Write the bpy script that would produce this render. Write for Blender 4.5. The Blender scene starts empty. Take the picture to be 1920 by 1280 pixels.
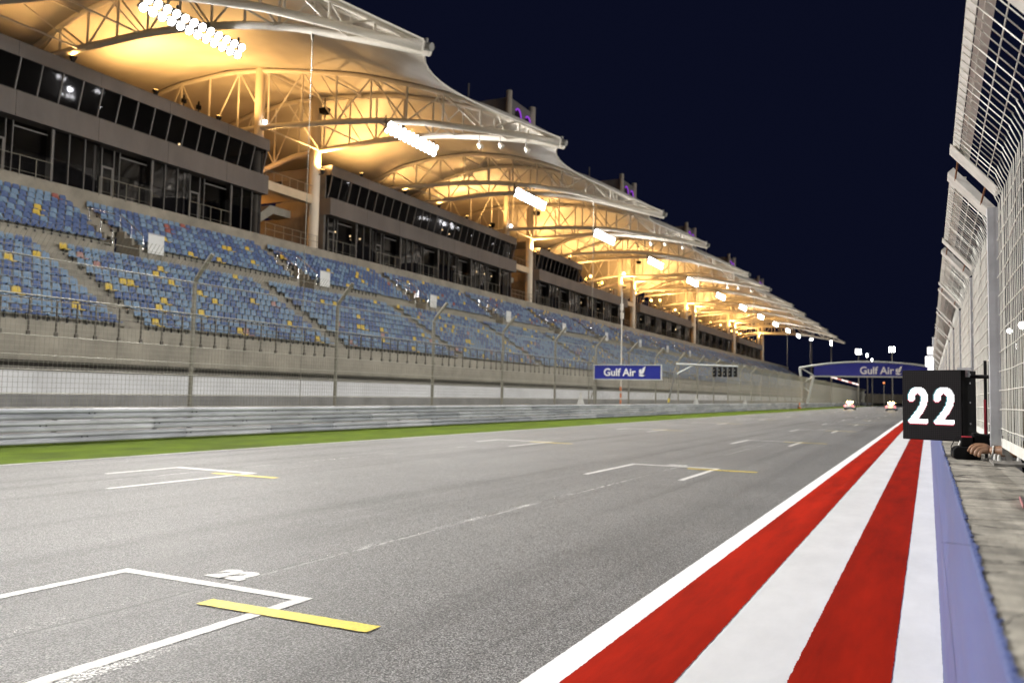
import bpy, bmesh, math, random
from mathutils import Vector, Matrix
random.seed(7)
S = bpy.context.scene
COL = S.collection
R = math.radians

# ------------------------------------------------------------------ camera, sky, exposure
CAM = Vector((0, 0, 1.83))
cd = bpy.data.cameras.new('camera'); co = bpy.data.objects.new('camera', cd); COL.objects.link(co)
rx, ry, rz = (0.89422868, 0.44717577, 0.01972059), (-0.01063596, 0.06527278, -0.99781077), (-0.44748402, 0.89206126, 0.06312493)
M4 = Matrix(((rx[0], -ry[0], -rz[0], CAM.x), (rx[1], -ry[1], -rz[1], CAM.y), (rx[2], -ry[2], -rz[2], CAM.z), (0, 0, 0, 1)))
co.matrix_world = M4
cd.sensor_width = 36.0; cd.lens = 1558.0 / 1920 * 36.0
cd.clip_start = 0.05; cd.clip_end = 6000
cd.dof.use_dof = True; cd.dof.focus_distance = 4.3; cd.dof.aperture_fstop = 3.6
S.camera = co
W = bpy.data.worlds.new('World'); S.world = W; W.use_nodes = True
wn = W.node_tree.nodes; wl = W.node_tree.links
bg = wn['Background']
sky = wn.new('ShaderNodeTexSky'); sky.sky_type = 'NISHITA'; sky.sun_disc = False
sky.sun_elevation = R(-4.0); sky.sun_rotation = R(250)
tint = wn.new('ShaderNodeMixRGB'); tint.blend_type = 'MIX'; tint.inputs[0].default_value = 0.93
tint.inputs[2].default_value = (0.045, 0.060, 0.200, 1)
wl.new(sky.outputs[0], tint.inputs[1]); wl.new(tint.outputs[0], bg.inputs[0]); bg.inputs[1].default_value = 0.075
S.view_settings.view_transform = 'Standard'; S.view_settings.look = 'None'
S.view_settings.exposure = 0.0; S.view_settings.gamma = 1.0
S.cycles.use_denoising = True
S.cycles.sample_clamp_indirect = 4.0; S.cycles.sample_clamp_direct = 0.0
S.cycles.max_bounces = 6; S.cycles.transparent_max_bounces = 16
S.cycles.caustics_reflective = False; S.cycles.caustics_refractive = False
P_RACK, P_PIT, P_UP = 6200.0, 4500.0, 4000.0

# ------------------------------------------------------------------ helpers
class MB:
    """collects shapes for ONE mesh"""
    def __init__(s): s.v = []; s.f = []; s.m = []; s.sm = []
    def add(s, vs, fs, mi=0, smooth=False):
        o = len(s.v); s.v += [tuple(v) for v in vs]
        for f in fs:
            s.f.append(tuple(i + o for i in f)); s.m.append(mi); s.sm.append(smooth)
        return s
    def quad(s, a, b, c, d, mi=0): return s.add([a, b, c, d], [(0, 1, 2, 3)], mi)
    def box(s, x0, y0, z0, x1, y1, z1, mi=0):
        return s.add([(x0, y0, z0), (x1, y0, z0), (x1, y1, z0), (x0, y1, z0), (x0, y0, z1), (x1, y0, z1), (x1, y1, z1), (x0, y1, z1)],
                     [(3, 2, 1, 0), (4, 5, 6, 7), (0, 1, 5, 4), (1, 2, 6, 5), (2, 3, 7, 6), (3, 0, 4, 7)], mi)
    def obox(s, c, ax, ay, az, mi=0):
        c, ax, ay, az = Vector(c), Vector(ax), Vector(ay), Vector(az)
        vs = [c + i * ax + j * ay + k * az for k in (-.5, .5) for j in (-.5, .5) for i in (-.5, .5)]
        return s.add(vs, [(0, 2, 3, 1), (4, 5, 7, 6), (0, 1, 5, 4), (2, 6, 7, 3), (0, 4, 6, 2), (1, 3, 7, 5)], mi)
    def tube(s, pts, r, n=8, mi=0, caps=True, smooth=True):
        pts = [Vector(p) for p in pts]; k = len(pts)
        rs = r if isinstance(r, (list, tuple)) else [r] * k
        vs = []; up = None
        for i, p in enumerate(pts):
            t = (pts[min(i + 1, k - 1)] - pts[max(i - 1, 0)]).normalized()
            if up is None:
                up = Vector((0, 0, 1)) if abs(t.z) < .9 else Vector((0, 1, 0))
            a = t.cross(up).normalized(); b = a.cross(t).normalized(); up = b
            for j in range(n):
                w = 2 * math.pi * (j + .5) / n
                vs.append(p + rs[i] * (math.cos(w) * a + math.sin(w) * b))
        fs = [(i * n + j, i * n + (j + 1) % n, (i + 1) * n + (j + 1) % n, (i + 1) * n + j) for i in range(k - 1) for j in range(n)]
        s.add(vs, fs, mi, smooth)
        if caps:
            s.add(vs[:n], [tuple(range(n - 1, -1, -1))], mi); s.add(vs[-n:], [tuple(range(n))], mi)
        return s
    def prism(s, prof, axis, a, b, mi=0):
        """closed profile (list of 2-tuples) swept along axis 'x','y','z' from a to b"""
        def P(q, t): return {'x': (t, q[0], q[1]), 'y': (q[0], t, q[1]), 'z': (q[0], q[1], t)}[axis]
        n = len(prof); vs = [P(q, a) for q in prof] + [P(q, b) for q in prof]
        fs = [(i, (i + 1) % n, n + (i + 1) % n, n + i) for i in range(n)] + [tuple(range(n - 1, -1, -1)), tuple(range(n, 2 * n))]
        return s.add(vs, fs, mi)
    def sweep(s, prof, axis, a, b, mi=0):
        def P(q, t): return {'x': (t, q[0], q[1]), 'y': (q[0], t, q[1]), 'z': (q[0], q[1], t)}[axis]
        n = len(prof); vs = [P(q, a) for q in prof] + [P(q, b) for q in prof]
        return s.add(vs, [(i, i + 1, n + i + 1, n + i) for i in range(n - 1)], mi)
    def sphere(s, c, r, n=10, m=6, mi=0, sq=(1, 1, 1)):
        vs = [Vector((c[0], c[1], c[2] - r * sq[2]))]
        for i in range(1, m):
            t = -math.pi / 2 + math.pi * i / m
            for j in range(n):
                w = 2 * math.pi * j / n
                vs.append(Vector((c[0] + r * sq[0] * math.cos(t) * math.cos(w), c[1] + r * sq[1] * math.cos(t) * math.sin(w), c[2] + r * sq[2] * math.sin(t))))
        vs.append(Vector((c[0], c[1], c[2] + r * sq[2])))
        fs = [(0, 1 + (j + 1) % n, 1 + j) for j in range(n)]
        for i in range(m - 2):
            for j in range(n):
                a = 1 + i * n; fs.append((a + j, a + (j + 1) % n, a + n + (j + 1) % n, a + n + j))
        l = len(vs) - 1; a = 1 + (m - 2) * n
        fs += [(l, a + j, a + (j + 1) % n) for j in range(n)]
        return s.add(vs, fs, mi, True)
    def mesh(s, name, mats):
        me = bpy.data.meshes.new(name); me.from_pydata(s.v, [], s.f)
        if not isinstance(mats, (list, tuple)): mats = [mats]
        for m in mats: me.materials.append(m)
        me.polygons.foreach_set('material_index', s.m); me.polygons.foreach_set('use_smooth', s.sm)
        me.update(); return me
    def build(s, name, mats, parent=None, loc=None, bevel=None):
        o = bpy.data.objects.new(name, s.mesh(name, mats)); COL.objects.link(o)
        if parent is not None: o.parent = parent
        if loc is not None: o.location = loc
        if bevel:
            b = o.modifiers.new('edge', 'BEVEL'); b.width = bevel; b.segments = 2; b.limit_method = 'ANGLE'; b.angle_limit = R(40)
        return o

def tag(o, label=None, cat=None, group=None, kind=None):
    if label: o['label'] = label
    if cat: o['category'] = cat
    if group: o['group'] = group
    if kind: o['kind'] = kind
    return o
def thing(name, label, cat, loc=(0, 0, 0), rz=0, group=None):
    o = bpy.data.objects.new(name, None); COL.objects.link(o)
    o.location = loc; o.rotation_euler = (0, 0, rz); o.empty_display_size = .2
    return tag(o, label, cat, group)
def copy_tree(o, parent=None):
    c = o.copy(); COL.objects.link(c)
    if parent is not None: c.parent = parent
    for ch in list(o.children): copy_tree(ch, c)
    return c
def lerp(tab, x):
    if x <= tab[0][0]: return tab[0][1] + (x - tab[0][0]) * (tab[1][1] - tab[0][1]) / (tab[1][0] - tab[0][0])
    for (a, b), (c, d) in zip(tab, tab[1:]):
        if x <= c: return b + (d - b) * (x - a) / (c - a)
    return tab[-1][1]

# ------------------------------------------------------------------ materials
def mat(name, col, rough=.6, metal=0., var=.0, scale=3., bump=0., bscale=40., spec=.5, stretch=(1, 1, 1), col2=None, detail=6., coat=0., space='Object', coords=None):
    m = bpy.data.materials.new(name); m.use_nodes = True
    n = m.node_tree.nodes; l = m.node_tree.links; p = n['Principled BSDF']
    p.inputs['Roughness'].default_value = rough; p.inputs['Metallic'].default_value = metal
    p.inputs['Specular IOR Level'].default_value = spec; p.inputs['Coat Weight'].default_value = coat
    p.inputs['Base Color'].default_value = (*col, 1)
    if var or bump:
        tc = n.new('ShaderNodeTexCoord'); mp = n.new('ShaderNodeMapping'); mp.inputs['Scale'].default_value = stretch
        l.new(tc.outputs[space], mp.inputs[0])
    if var:
        t = n.new('ShaderNodeTexNoise'); t.inputs['Scale'].default_value = scale; t.inputs['Detail'].default_value = detail; t.inputs['Roughness'].default_value = .65
        l.new(mp.outputs[0], t.inputs['Vector'])
        r = n.new('ShaderNodeValToRGB'); r.color_ramp.elements[0].position = .3; r.color_ramp.elements[1].position = .72
        c2 = col2 or tuple(c * (1 - var) for c in col); c1 = tuple(min(1, c * (1 + var * .5)) for c in col)
        r.color_ramp.elements[0].color = (*c2, 1); r.color_ramp.elements[1].color = (*c1, 1)
        l.new(t.outputs[0], r.inputs[0]); l.new(r.outputs[0], p.inputs['Base Color'])
        rr = n.new('ShaderNodeMapRange'); rr.inputs['To Min'].default_value = max(.02, rough - .12); rr.inputs['To Max'].default_value = min(1, rough + .12)
        l.new(t.outputs[0], rr.inputs[0]); l.new(rr.outputs[0], p.inputs['Roughness'])
    if bump:
        t2 = n.new('ShaderNodeTexNoise'); t2.inputs['Scale'].default_value = bscale; t2.inputs['Detail'].default_value = 3
        l.new(mp.outputs[0], t2.inputs['Vector'])
        b = n.new('ShaderNodeBump'); b.inputs['Strength'].default_value = bump; b.inputs['Distance'].default_value = .01
        l.new(t2.outputs[0], b.inputs['Height']); l.new(b.outputs[0], p.inputs['Normal'])
    return m
def emit(name, col, st, base=(.1, .1, .1)):
    m = bpy.data.materials.new(name); m.use_nodes = True; p = m.node_tree.nodes['Principled BSDF']
    p.inputs['Base Color'].default_value = (*base, 1); p.inputs['Emission Color'].default_value = (*col, 1); p.inputs['Emission Strength'].default_value = st
    m.cycles.emission_sampling = 'NONE'
    return m

def asphalt():
    m = bpy.data.materials.new('asphalt'); m.use_nodes = True
    n = m.node_tree.nodes; l = m.node_tree.links; p = n['Principled BSDF']
    tc = n.new('ShaderNodeTexCoord'); V = tc.outputs['Object']
    def noise(sc, det, stretch=None, rough=.6):
        t = n.new('ShaderNodeTexNoise'); t.inputs['Scale'].default_value = sc; t.inputs['Detail'].default_value = det; t.inputs['Roughness'].default_value = rough
        if stretch:
            mp = n.new('ShaderNodeMapping'); mp.inputs['Scale'].default_value = stretch; l.new(V, mp.inputs[0]); l.new(mp.outputs[0], t.inputs['Vector'])
        else: l.new(V, t.inputs['Vector'])
        return t.outputs[0]
    def ramp(src, e):
        r = n.new('ShaderNodeValToRGB')
        while len(r.color_ramp.elements) < len(e): r.color_ramp.elements.new(.5)
        for q, (pos, c) in zip(r.color_ramp.elements, e): q.position = pos; q.color = (*(c if isinstance(c, tuple) else (c, c, c)), 1)
        l.new(src, r.inputs[0]); return r.outputs[0]
    def mix(a, b, mode='MULTIPLY', f=1.):
        x = n.new('ShaderNodeMixRGB'); x.blend_type = mode; x.inputs[0].default_value = f
        l.new(a, x.inputs[1]); l.new(b, x.inputs[2]); return x.outputs[0]
    vor = n.new('ShaderNodeTexVoronoi'); vor.inputs['Scale'].default_value = 105; l.new(V, vor.inputs['Vector'])
    stones = ramp(vor.outputs['Color'], [(.12, .15), (.5, .78), (.88, 2.3)])
    grain = ramp(noise(60, 3), [(.35, .5), (.5, 1.), (.66, 1.55)])
    streak = ramp(noise(1., 5, (1.5, .02, 1)), [(.3, .60), (.48, .97), (.75, 1.1)])
    patch = ramp(noise(.12, 4), [(.3, .88), (.7, 1.1)])
    base = ramp(noise(.5, 2), [(.3, (.160, .157, .151)), (.7, (.188, .184, .177))])
    c = mix(mix(mix(mix(base, stones), grain), streak), patch)
    # rubbered-in braking lines of the racing side and two paving seams, worn where they were once painted
    sep = n.new('ShaderNodeSeparateXYZ'); l.new(V, sep.inputs[0])
    def band(x0, w):
        a = n.new('ShaderNodeMath'); a.operation = 'ADD'; a.inputs[1].default_value = -x0; l.new(sep.outputs[0], a.inputs[0])
        b = n.new('ShaderNodeMath'); b.operation = 'ABSOLUTE'; l.new(a.outputs[0], b.inputs[0])
        k = n.new('ShaderNodeMapRange'); k.inputs['From Min'].default_value = w; k.inputs['From Max'].default_value = w * .5; k.inputs['To Min'].default_value = 0; k.inputs['To Max'].default_value = 1
        l.new(b.outputs[0], k.inputs[0]); return k.outputs[0]
    worn = ramp(noise(14, 4, (1, .35, 1)), [(.47, 0.), (.56, 1.)])
    worn2 = ramp(noise(.22, 2, (0.2, 1, 1)), [(.40, 0.), (.6, 1.)])
    for x0, w in ((-5.93, .045), (-14.3, .05)):
        f = n.new('ShaderNodeMath'); f.operation = 'MULTIPLY'; l.new(band(x0, w), f.inputs[0])
        f2 = n.new('ShaderNodeMath'); f2.operation = 'MULTIPLY'; l.new(worn, f2.inputs[0]); l.new(worn2, f2.inputs[1]); l.new(f2.outputs[0], f.inputs[1])
        x = n.new('ShaderNodeMixRGB'); x.inputs[2].default_value = (.62, .61, .58, 1); l.new(f.outputs[0], x.inputs[0]); l.new(c, x.inputs[1]); c = x.outputs[0]
        g = n.new('ShaderNodeMath'); g.operation = 'MULTIPLY'; g.inputs[1].default_value = .8; l.new(band(x0 - w * .8, w * .35), g.inputs[0])
        x = n.new('ShaderNodeMixRGB'); x.inputs[2].default_value = (.05, .048, .045, 1); l.new(g.outputs[0], x.inputs[0]); l.new(c, x.inputs[1]); c = x.outputs[0]
    l.new(c, p.inputs['Base Color'])
    rr = ramp(noise(45, 3), [(.3, .40), (.7, .68)]); l.new(rr, p.inputs['Roughness'])
    p.inputs['Specular IOR Level'].default_value = .42
    b = n.new('ShaderNodeBump'); b.inputs['Strength'].default_value = .75; b.inputs['Distance'].default_value = .006
    l.new(mix(stones, grain), b.inputs['Height']); l.new(b.outputs[0], p.inputs['Normal'])
    return m
A_ASPHALT = asphalt()
A_PITLANE = mat('pit_lane_concrete', (.15, .15, .16), .7, var=.3, scale=.6, bump=.3, bscale=60)
A_SERVICE = mat('service_road_concrete', (.24, .235, .225), .75, var=.35, scale=.5, bump=.2, bscale=30)
A_SAND = mat('desert_ground', (.09, .08, .065), .9, var=.4, scale=.05)
A_GRASS = mat('turf', (.088, .134, .006), .9, var=.5, scale=.8, bump=.35, bscale=60, spec=.1, stretch=(1, .6, 1))
A_RED = mat('red_paint', (.345, .0135, .0035), .85, var=.42, scale=3.0, bump=.28, bscale=260, spec=.05, stretch=(1, .14, 1), detail=10)
A_WHITE = mat('white_paint', (.775, .775, .765), .75, var=.10, scale=2.0, bump=.28, bscale=260, spec=.15, stretch=(1, .4, 1))
A_LINE = mat('line_paint', (.76, .75, .72), .5, var=.2, scale=38, bump=.5, bscale=110, detail=9, col2=(.34, .33, .31))
A_YELLOW = mat('yellow_paint', (.80, .62, .05), .5, var=.2, scale=34, bump=.4, bscale=110, detail=9, col2=(.48, .36, .04))
A_CONC = mat('stand_concrete', (.27, .245, .195), .8, var=.35, scale=.55, bump=.15, bscale=20, detail=9)
A_CONC2 = mat('tread_concrete', (.25, .228, .185), .8, var=.4, scale=.9, detail=9)
A_WHITEWALL = mat('white_wall', (.70, .70, .70), .7, var=.16, scale=.35, stretch=(1, 1, 2))
A_DARKREC = mat('recess_concrete', (.11, .10, .088), .9, var=.4, scale=.7)  # shade of the gap under the overhang is put into this darker base
A_FASCIA = mat('fascia_panel', (.108, .093, .084), .6, var=.30, scale=.5, stretch=(1, 1, .35), detail=9)  # canopy shade over the blocks is put into this darker base colour
A_MULL = mat('mullion_metal', (.13, .12, .11), .4, .3)  # darkened along with the fascia for the canopy's shade
A_GALV = mat('galvanised_steel', (.50, .505, .53), .5, .25, var=.38, scale=1.1, bump=.1, bscale=14, stretch=(1, .35, 1.6), detail=8)
A_GALV2 = mat('galvanised_steel_dull', (.40, .41, .44), .55, .25, var=.45, scale=1.6, bump=.1, bscale=14, stretch=(1, .25, 1.6), detail=9)
A_GALV3 = mat('galvanised_steel_bright', (.60, .60, .62), .45, .2, var=.4, scale=.9, bump=.1, bscale=14, stretch=(1, .35, 2.6), detail=9)
A_POST = mat('fence_post_steel', (.22, .205, .165), .5, .4, var=.3, scale=6)
A_RAILP = mat('railing_steel', (.085, .075, .06), .6, .3, var=.3, scale=8)
A_WIRE = mat('fence_wire', (.30, .285, .235), .5, .3)
A_MESHW = mat('galvanised_mesh', (.74, .72, .65), .5, .0, var=.15, scale=5)
A_PLATE = mat('galvanised_plate', (.72, .705, .65), .55, .0, var=.22, scale=9, bump=.1, bscale=60)
A_PLATED = mat('weathered_plate', (.24, .23, .21), .6, .3, var=.3, scale=20)
A_RUST = mat('rusty_rod', (.25, .10, .03), .8, .2, var=.4, scale=30)
A_STEELW = mat('white_steel', (.66, .61, .53), .5, .0, var=.1, scale=.8)
A_COLUMN = mat('column_paint', (.60, .53, .42), .55, var=.12, scale=.5)
A_BLACK = mat('black_plastic', (.0035, .0035, .004), .55, bump=.05, bscale=200, spec=.12)
A_BLACKM = mat('black_metal', (.02, .02, .021), .35, .3)
A_BLUEW = mat('blue_vinyl', (.090, .118, .275), .42, var=.22, scale=2.5, bump=.10, bscale=5, stretch=(1, .25, 1), spec=.3)
A_BANNER = mat('blue_banner', (.022, .030, .27), .35, var=.08, scale=1)
A_LETTER = mat('white_lettering', (.78, .78, .78), .5)
A_RAIL = mat('polished_rail', (.62, .61, .58), .16, 1.0)
A_CYANW = mat('pale_frame', (.55, .57, .55), .5, .2)
A_TOWER = mat('tower_render', (.24, .225, .205), .75, var=.15, scale=.6)
A_TERR = mat('terrace_render', (.50, .40, .27), .75, var=.12, scale=.7)
A_SIGNW = mat('white_board', (.66, .66, .63), .5, var=.08, scale=2)
A_DOORWAY = mat('dark_doorway', (.02, .017, .013), .9)  # shade of openings put into a near-black colour; cracks share it
A_SKIN = mat('skin', (.27, .145, .082), .5, var=.18, scale=22, bump=.12, bscale=160)
A_SHIRT = mat('white_shirt', (.62, .63, .68), .8, var=.15, scale=9, bump=.4, bscale=25)
A_BAND = mat('white_band', (.75, .75, .72), .5)
A_TRUN = mat('dark_trousers', (.03, .03, .035), .85)
A_HAIR = mat('black_hair', (.01, .009, .008), .6)
A_REDB = mat('red_button', (.45, .03, .05), .4)
A_TABLET = mat('grey_tablet', (.07, .06, .06), .4)
A_PINK = mat('pink_edge', (.55, .22, .24), .5)
A_ORANGE = mat('orange_plastic', (.60, .14, .02), .5)
A_PALM = mat('palm_leaf', (.04, .05, .02), .7)
A_CARW = mat('white_car_paint', (.55, .54, .55), .25, coat=.6)
A_TYRE = mat('tyre_rubber', (.01, .01, .01), .7)
A_CARGL = mat('car_glass', (.01, .01, .012), .08)
A_BAR = mat('lamp_housing', (.25, .25, .25), .5, .3)
E_WHITE = emit('lit_floodlamp', (1, .98, .96), 26)
E_FAR = emit('lit_mast_lamp', (1, .98, .95), 22)
E_WARM = emit('lit_warm_lamp', (1, .55, .14), 16)
E_INT = emit('lit_ceiling_lamp', (1, .72, .38), 5)
E_PURPLE = emit('lit_purple_tube', (.33, .03, .75), .8)
E_LED = emit('lit_led', (1, .99, 1), 2.6)
E_LEDR = emit('lit_led_red', (1, .03, .12), .9)
E_LEDC = emit('lit_led_cyan', (.1, .75, .85), .7)
E_BEACON = emit('lit_beacon', (1, .74, .26), 60)
E_TAIL = emit('lit_tail_lamp', (1, .14, .14), 5)
E_PANEL = emit('lit_rear_panel', (1, .75, .35), 2.6)
E_STRIP = emit('lit_strip', (1, .80, .74), 1.6)
E_STRIPR = emit('lit_strip_red', (.9, .25, .2), .8)
E_ORNG = emit('lit_orange_signal', (1, .25, .03), 1.6)

def canopy_fabric():
    m = bpy.data.materials.new('canopy_fabric'); m.use_nodes = True
    n = m.node_tree.nodes; l = m.node_tree.links; p = n['Principled BSDF']; out = n['Material Output']
    tc = n.new('ShaderNodeTexCoord'); t = n.new('ShaderNodeTexNoise'); t.inputs['Scale'].default_value = .35; t.inputs['Detail'].default_value = 5
    l.new(tc.outputs['Object'], t.inputs['Vector'])
    r = n.new('ShaderNodeValToRGB'); r.color_ramp.elements[0].position = .3; r.color_ramp.elements[1].position = .75
    r.color_ramp.elements[0].color = (.46, .42, .36, 1); r.color_ramp.elements[1].color = (.57, .53, .46, 1)
    l.new(t.outputs[0], r.inputs[0]); l.new(r.outputs[0], p.inputs['Base Color'])
    p.inputs['Roughness'].default_value = .5; p.inputs['Specular IOR Level'].default_value = .35
    tr = n.new('ShaderNodeBsdfTranslucent'); l.new(r.outputs[0], tr.inputs[0])
    mx = n.new('ShaderNodeMixShader'); mx.inputs[0].default_value = .12
    l.new(p.outputs[0], mx.inputs[1]); l.new(tr.outputs[0], mx.inputs[2]); l.new(mx.outputs[0], out.inputs[0])
    return m
A_FABRIC = canopy_fabric()
def tinted_glass():
    m = bpy.data.materials.new('tinted_glass'); m.use_nodes = True
    n = m.node_tree.nodes; l = m.node_tree.links; out = n['Material Output']; n.remove(n['Principled BSDF'])
    g = n.new('ShaderNodeBsdfGlossy'); g.inputs['Roughness'].default_value = .03; g.inputs['Color'].default_value = (.8, .8, .85, 1)
    t = n.new('ShaderNodeBsdfTransparent'); t.inputs['Color'].default_value = (.30, .30, .31, 1)
    f = n.new('ShaderNodeFresnel'); f.inputs[0].default_value = 1.5
    mx = n.new('ShaderNodeMixShader'); l.new(f.outputs[0], mx.inputs[0]); l.new(t.outputs[0], mx.inputs[1]); l.new(g.outputs[0], mx.inputs[2])
    l.new(mx.outputs[0], out.inputs[0]); return m
A_GLASS = tinted_glass()
def led_screen():
    m = bpy.data.materials.new('led_screen'); m.use_nodes = True
    n = m.node_tree.nodes; l = m.node_tree.links; p = n['Principled BSDF']
    tc = n.new('ShaderNodeTexCoord'); sp = n.new('ShaderNodeSeparateXYZ'); l.new(tc.outputs['Object'], sp.inputs[0])
    def saw(o):
        a = n.new('ShaderNodeMath'); a.operation = 'MULTIPLY'; a.inputs[1].default_value = 1 / .0095; l.new(o, a.inputs[0])
        b = n.new('ShaderNodeMath'); b.operation = 'FRACT'; l.new(a.outputs[0], b.inputs[0])
        c = n.new('ShaderNodeMath'); c.operation = 'GREATER_THAN'; c.inputs[1].default_value = .22; l.new(b.outputs[0], c.inputs[0]); return c.outputs[0]
    x = n.new('ShaderNodeMath'); x.operation = 'MULTIPLY'; l.new(saw(sp.outputs[0]), x.inputs[0]); l.new(saw(sp.outputs[2]), x.inputs[1])
    r = n.new('ShaderNodeMixRGB'); r.inputs[1].default_value = (.003, .003, .004, 1); r.inputs[2].default_value = (.020, .018, .0195, 1); l.new(x.outputs[0], r.inputs[0])
    l.new(r.outputs[0], p.inputs['Base Color']); p.inputs['Roughness'].default_value = .6; p.inputs['Specular IOR Level'].default_value = .15
    return m
A_SCREEN = led_screen()
def ledge_concrete():
    m = mat('ledge_concrete', (.30, .282, .245), .8, var=.6, scale=9, bump=.8, bscale=30, stretch=(1, .45, 1), detail=10)
    n = m.node_tree.nodes; l = m.node_tree.links; p = n['Principled BSDF']
    tc = n.new('ShaderNodeTexCoord'); mp = n.new('ShaderNodeMapping'); mp.inputs['Scale'].default_value = (.5, 1.1, 1); l.new(tc.outputs['Object'], mp.inputs[0])
    d = n.new('ShaderNodeTexNoise'); d.inputs['Scale'].default_value = 6; l.new(mp.outputs[0], d.inputs['Vector'])
    ad = n.new('ShaderNodeMixRGB'); ad.blend_type = 'ADD'; ad.inputs[0].default_value = .35; l.new(mp.outputs[0], ad.inputs[1]); l.new(d.outputs['Color'], ad.inputs[2])
    v = n.new('ShaderNodeTexVoronoi'); v.feature = 'DISTANCE_TO_EDGE'; v.inputs['Scale'].default_value = 1.6; l.new(ad.outputs[0], v.inputs['Vector'])
    k = n.new('ShaderNodeMapRange'); k.inputs['From Min'].default_value = .006; k.inputs['From Max'].default_value = .022; l.new(v.outputs['Distance'], k.inputs[0])
    src = p.inputs['Base Color'].links[0].from_socket
    m2 = n.new('ShaderNodeMapping'); m2.inputs['Scale'].default_value = (5.0, 30, 1); l.new(tc.outputs['Object'], m2.inputs[0])
    br = n.new('ShaderNodeTexNoise'); br.inputs['Scale'].default_value = 1.0; br.inputs['Detail'].default_value = 6; l.new(m2.outputs[0], br.inputs['Vector'])
    rb = n.new('ShaderNodeValToRGB'); rb.color_ramp.elements[0].position = .32; rb.color_ramp.elements[1].position = .68
    rb.color_ramp.elements[0].color = (.74, .73, .72, 1); rb.color_ramp.elements[1].color = (1.25, 1.24, 1.2, 1); l.new(br.outputs[0], rb.inputs[0])
    xm = n.new('ShaderNodeMixRGB'); xm.blend_type = 'MULTIPLY'; xm.inputs[0].default_value = 1; l.new(src, xm.inputs[1]); l.new(rb.outputs[0], xm.inputs[2]); src = xm.outputs[0]
    x = n.new('ShaderNodeMixRGB'); x.inputs[1].default_value = (.035, .03, .025, 1); l.new(k.outputs[0], x.inputs[0]); l.new(src, x.inputs[2]); l.new(x.outputs[0], p.inputs['Base Color'])
    return m
A_LEDGE = ledge_concrete()

# ------------------------------------------------------------------ the setting: ground, track, kerb paint, markings
YN, YF = -30.0, 520.0
def strip(name, x0, x1, y0, y1, z, m, n=1):
    b = MB()
    for i in range(n):
        a, c = y0 + (y1 - y0) * i / n, y0 + (y1 - y0) * (i + 1) / n
        b.quad((x0, a, z), (x1, a, z), (x1, c, z), (x0, c, z))
    return tag(b.build(name, m), kind='structure')
tag(MB().quad((-3000, -3000, -.05), (3000, -3000, -.05), (3000, 3000, -.05), (-3000, 3000, -.05)).build('ground', A_SAND), kind='structure')
strip('track', -19.0, .07, YN, YF, 0, A_ASPHALT)
strip('service_road', -36.2, -24.35, YN, YF, 0, A_SERVICE)
# turf verge: widening slightly towards the barrier, with a ragged blade edge
b = MB(); rg = random.Random(4); y0, e0 = YN, -18.75
while y0 < YF:
    y1 = y0 + (.12 if 5 < y0 < 60 else 3.0); e1 = -18.78 + .5 * (e0 + 18.78) + rg.uniform(-.035, .035)
    b.quad((-24.5, y0, .012), (e0, y0, .009), (e1, y1, .009), (-24.5, y1, .012)); y0, e0 = y1, e1
tag(b.build('grass_verge', A_GRASS), kind='structure')
# track-side white line on the far side
strip('track_edge_line', -18.78, -18.66, YN, YF, .008, A_LINE)
# painted run-off stripes beside the pit wall: edges slightly uneven
def wavy_strip(name, x0, x1, z, m, amp, y0=-2., y1=320., seed=1):
    rg = random.Random(seed); b = MB(); y = y0; L = []
    while y < y1:
        L.append((x0 + rg.uniform(-amp, amp), x1 + rg.uniform(-amp, amp), y)); y += .03 if y < 9 else (.1 if y < 25 else 6)
    for (a0, a1, ya), (c0, c1, yb) in zip(L, L[1:]): b.quad((a0, ya, z), (a1, ya, z), (c1, yb, z), (c0, yb, z))
    return tag(b.build(name, m), kind='structure')
wavy_strip('white_run_off', -2.345, .068, .004, A_WHITE, .003, seed=5)
wavy_strip('red_stripe', -2.12, -1.48, .008, A_RED, .0035, seed=6)
wavy_strip('red_stripe', -.84, -.237, .008, A_RED, .0035, seed=7)
strip('pit_lane', .362, 40, YN, YF, 0, A_PITLANE)

def grid_box(i, xl, yf, numeral=None):
    """one grid slot: front bar, two side bars, yellow driver line"""
    b = MB(); w = .13; z = .006
    rg = random.Random(i)
    def bar(x0, y0, x1, y1, zz, mi, dens=28, w=.13):
        L = []
        for k in range(dens + 1):
            t = k / dens; j = rg.uniform(-.006, .006)
            L.append((x0 + (x1 - x0) * t, y0 + (y1 - y0) * t, j))
        hx, hy = (0, w / 2) if abs(x1 - x0) > abs(y1 - y0) else (w / 2, 0)
        for (a, c, j), (d, e, k2) in zip(L, L[1:]):
            b.quad((a - hx + j * (hx > 0), c - hy + j * (hy > 0), zz), (d - hx + k2 * (hx > 0), e - hy + k2 * (hy > 0), zz), (d + hx + k2 * (hx > 0), e + hy + k2 * (hy > 0), zz), (a + hx + j * (hx > 0), c + hy + j * (hy > 0), zz), mi)
    xr = xl + 2.25
    bar(xl - w / 2, yf, xr + w / 2, yf, z, 0, 28, .13 if yf < 10 else .19)
    bar(xl, yf - w / 2, xl, yf - (1.9 if xl < -10 else 3.6), z, 0, 60); bar(xr, yf - w / 2, xr, yf - 3.6, z, 0, 60)
    bar(xl + 1.6, yf - .5, xl + 3.34, yf - .46, z + .004, 1, 28, .19)
    return tag(b.build('grid_box_marking', [A_LINE, A_YELLOW]), kind='structure')
for k in range(11): grid_box(k, -7.17, 5.82 + 16.02 * k)
for k in range(11): grid_box(40 + k, -15.40, 13.78 + 15.95 * k)

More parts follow.
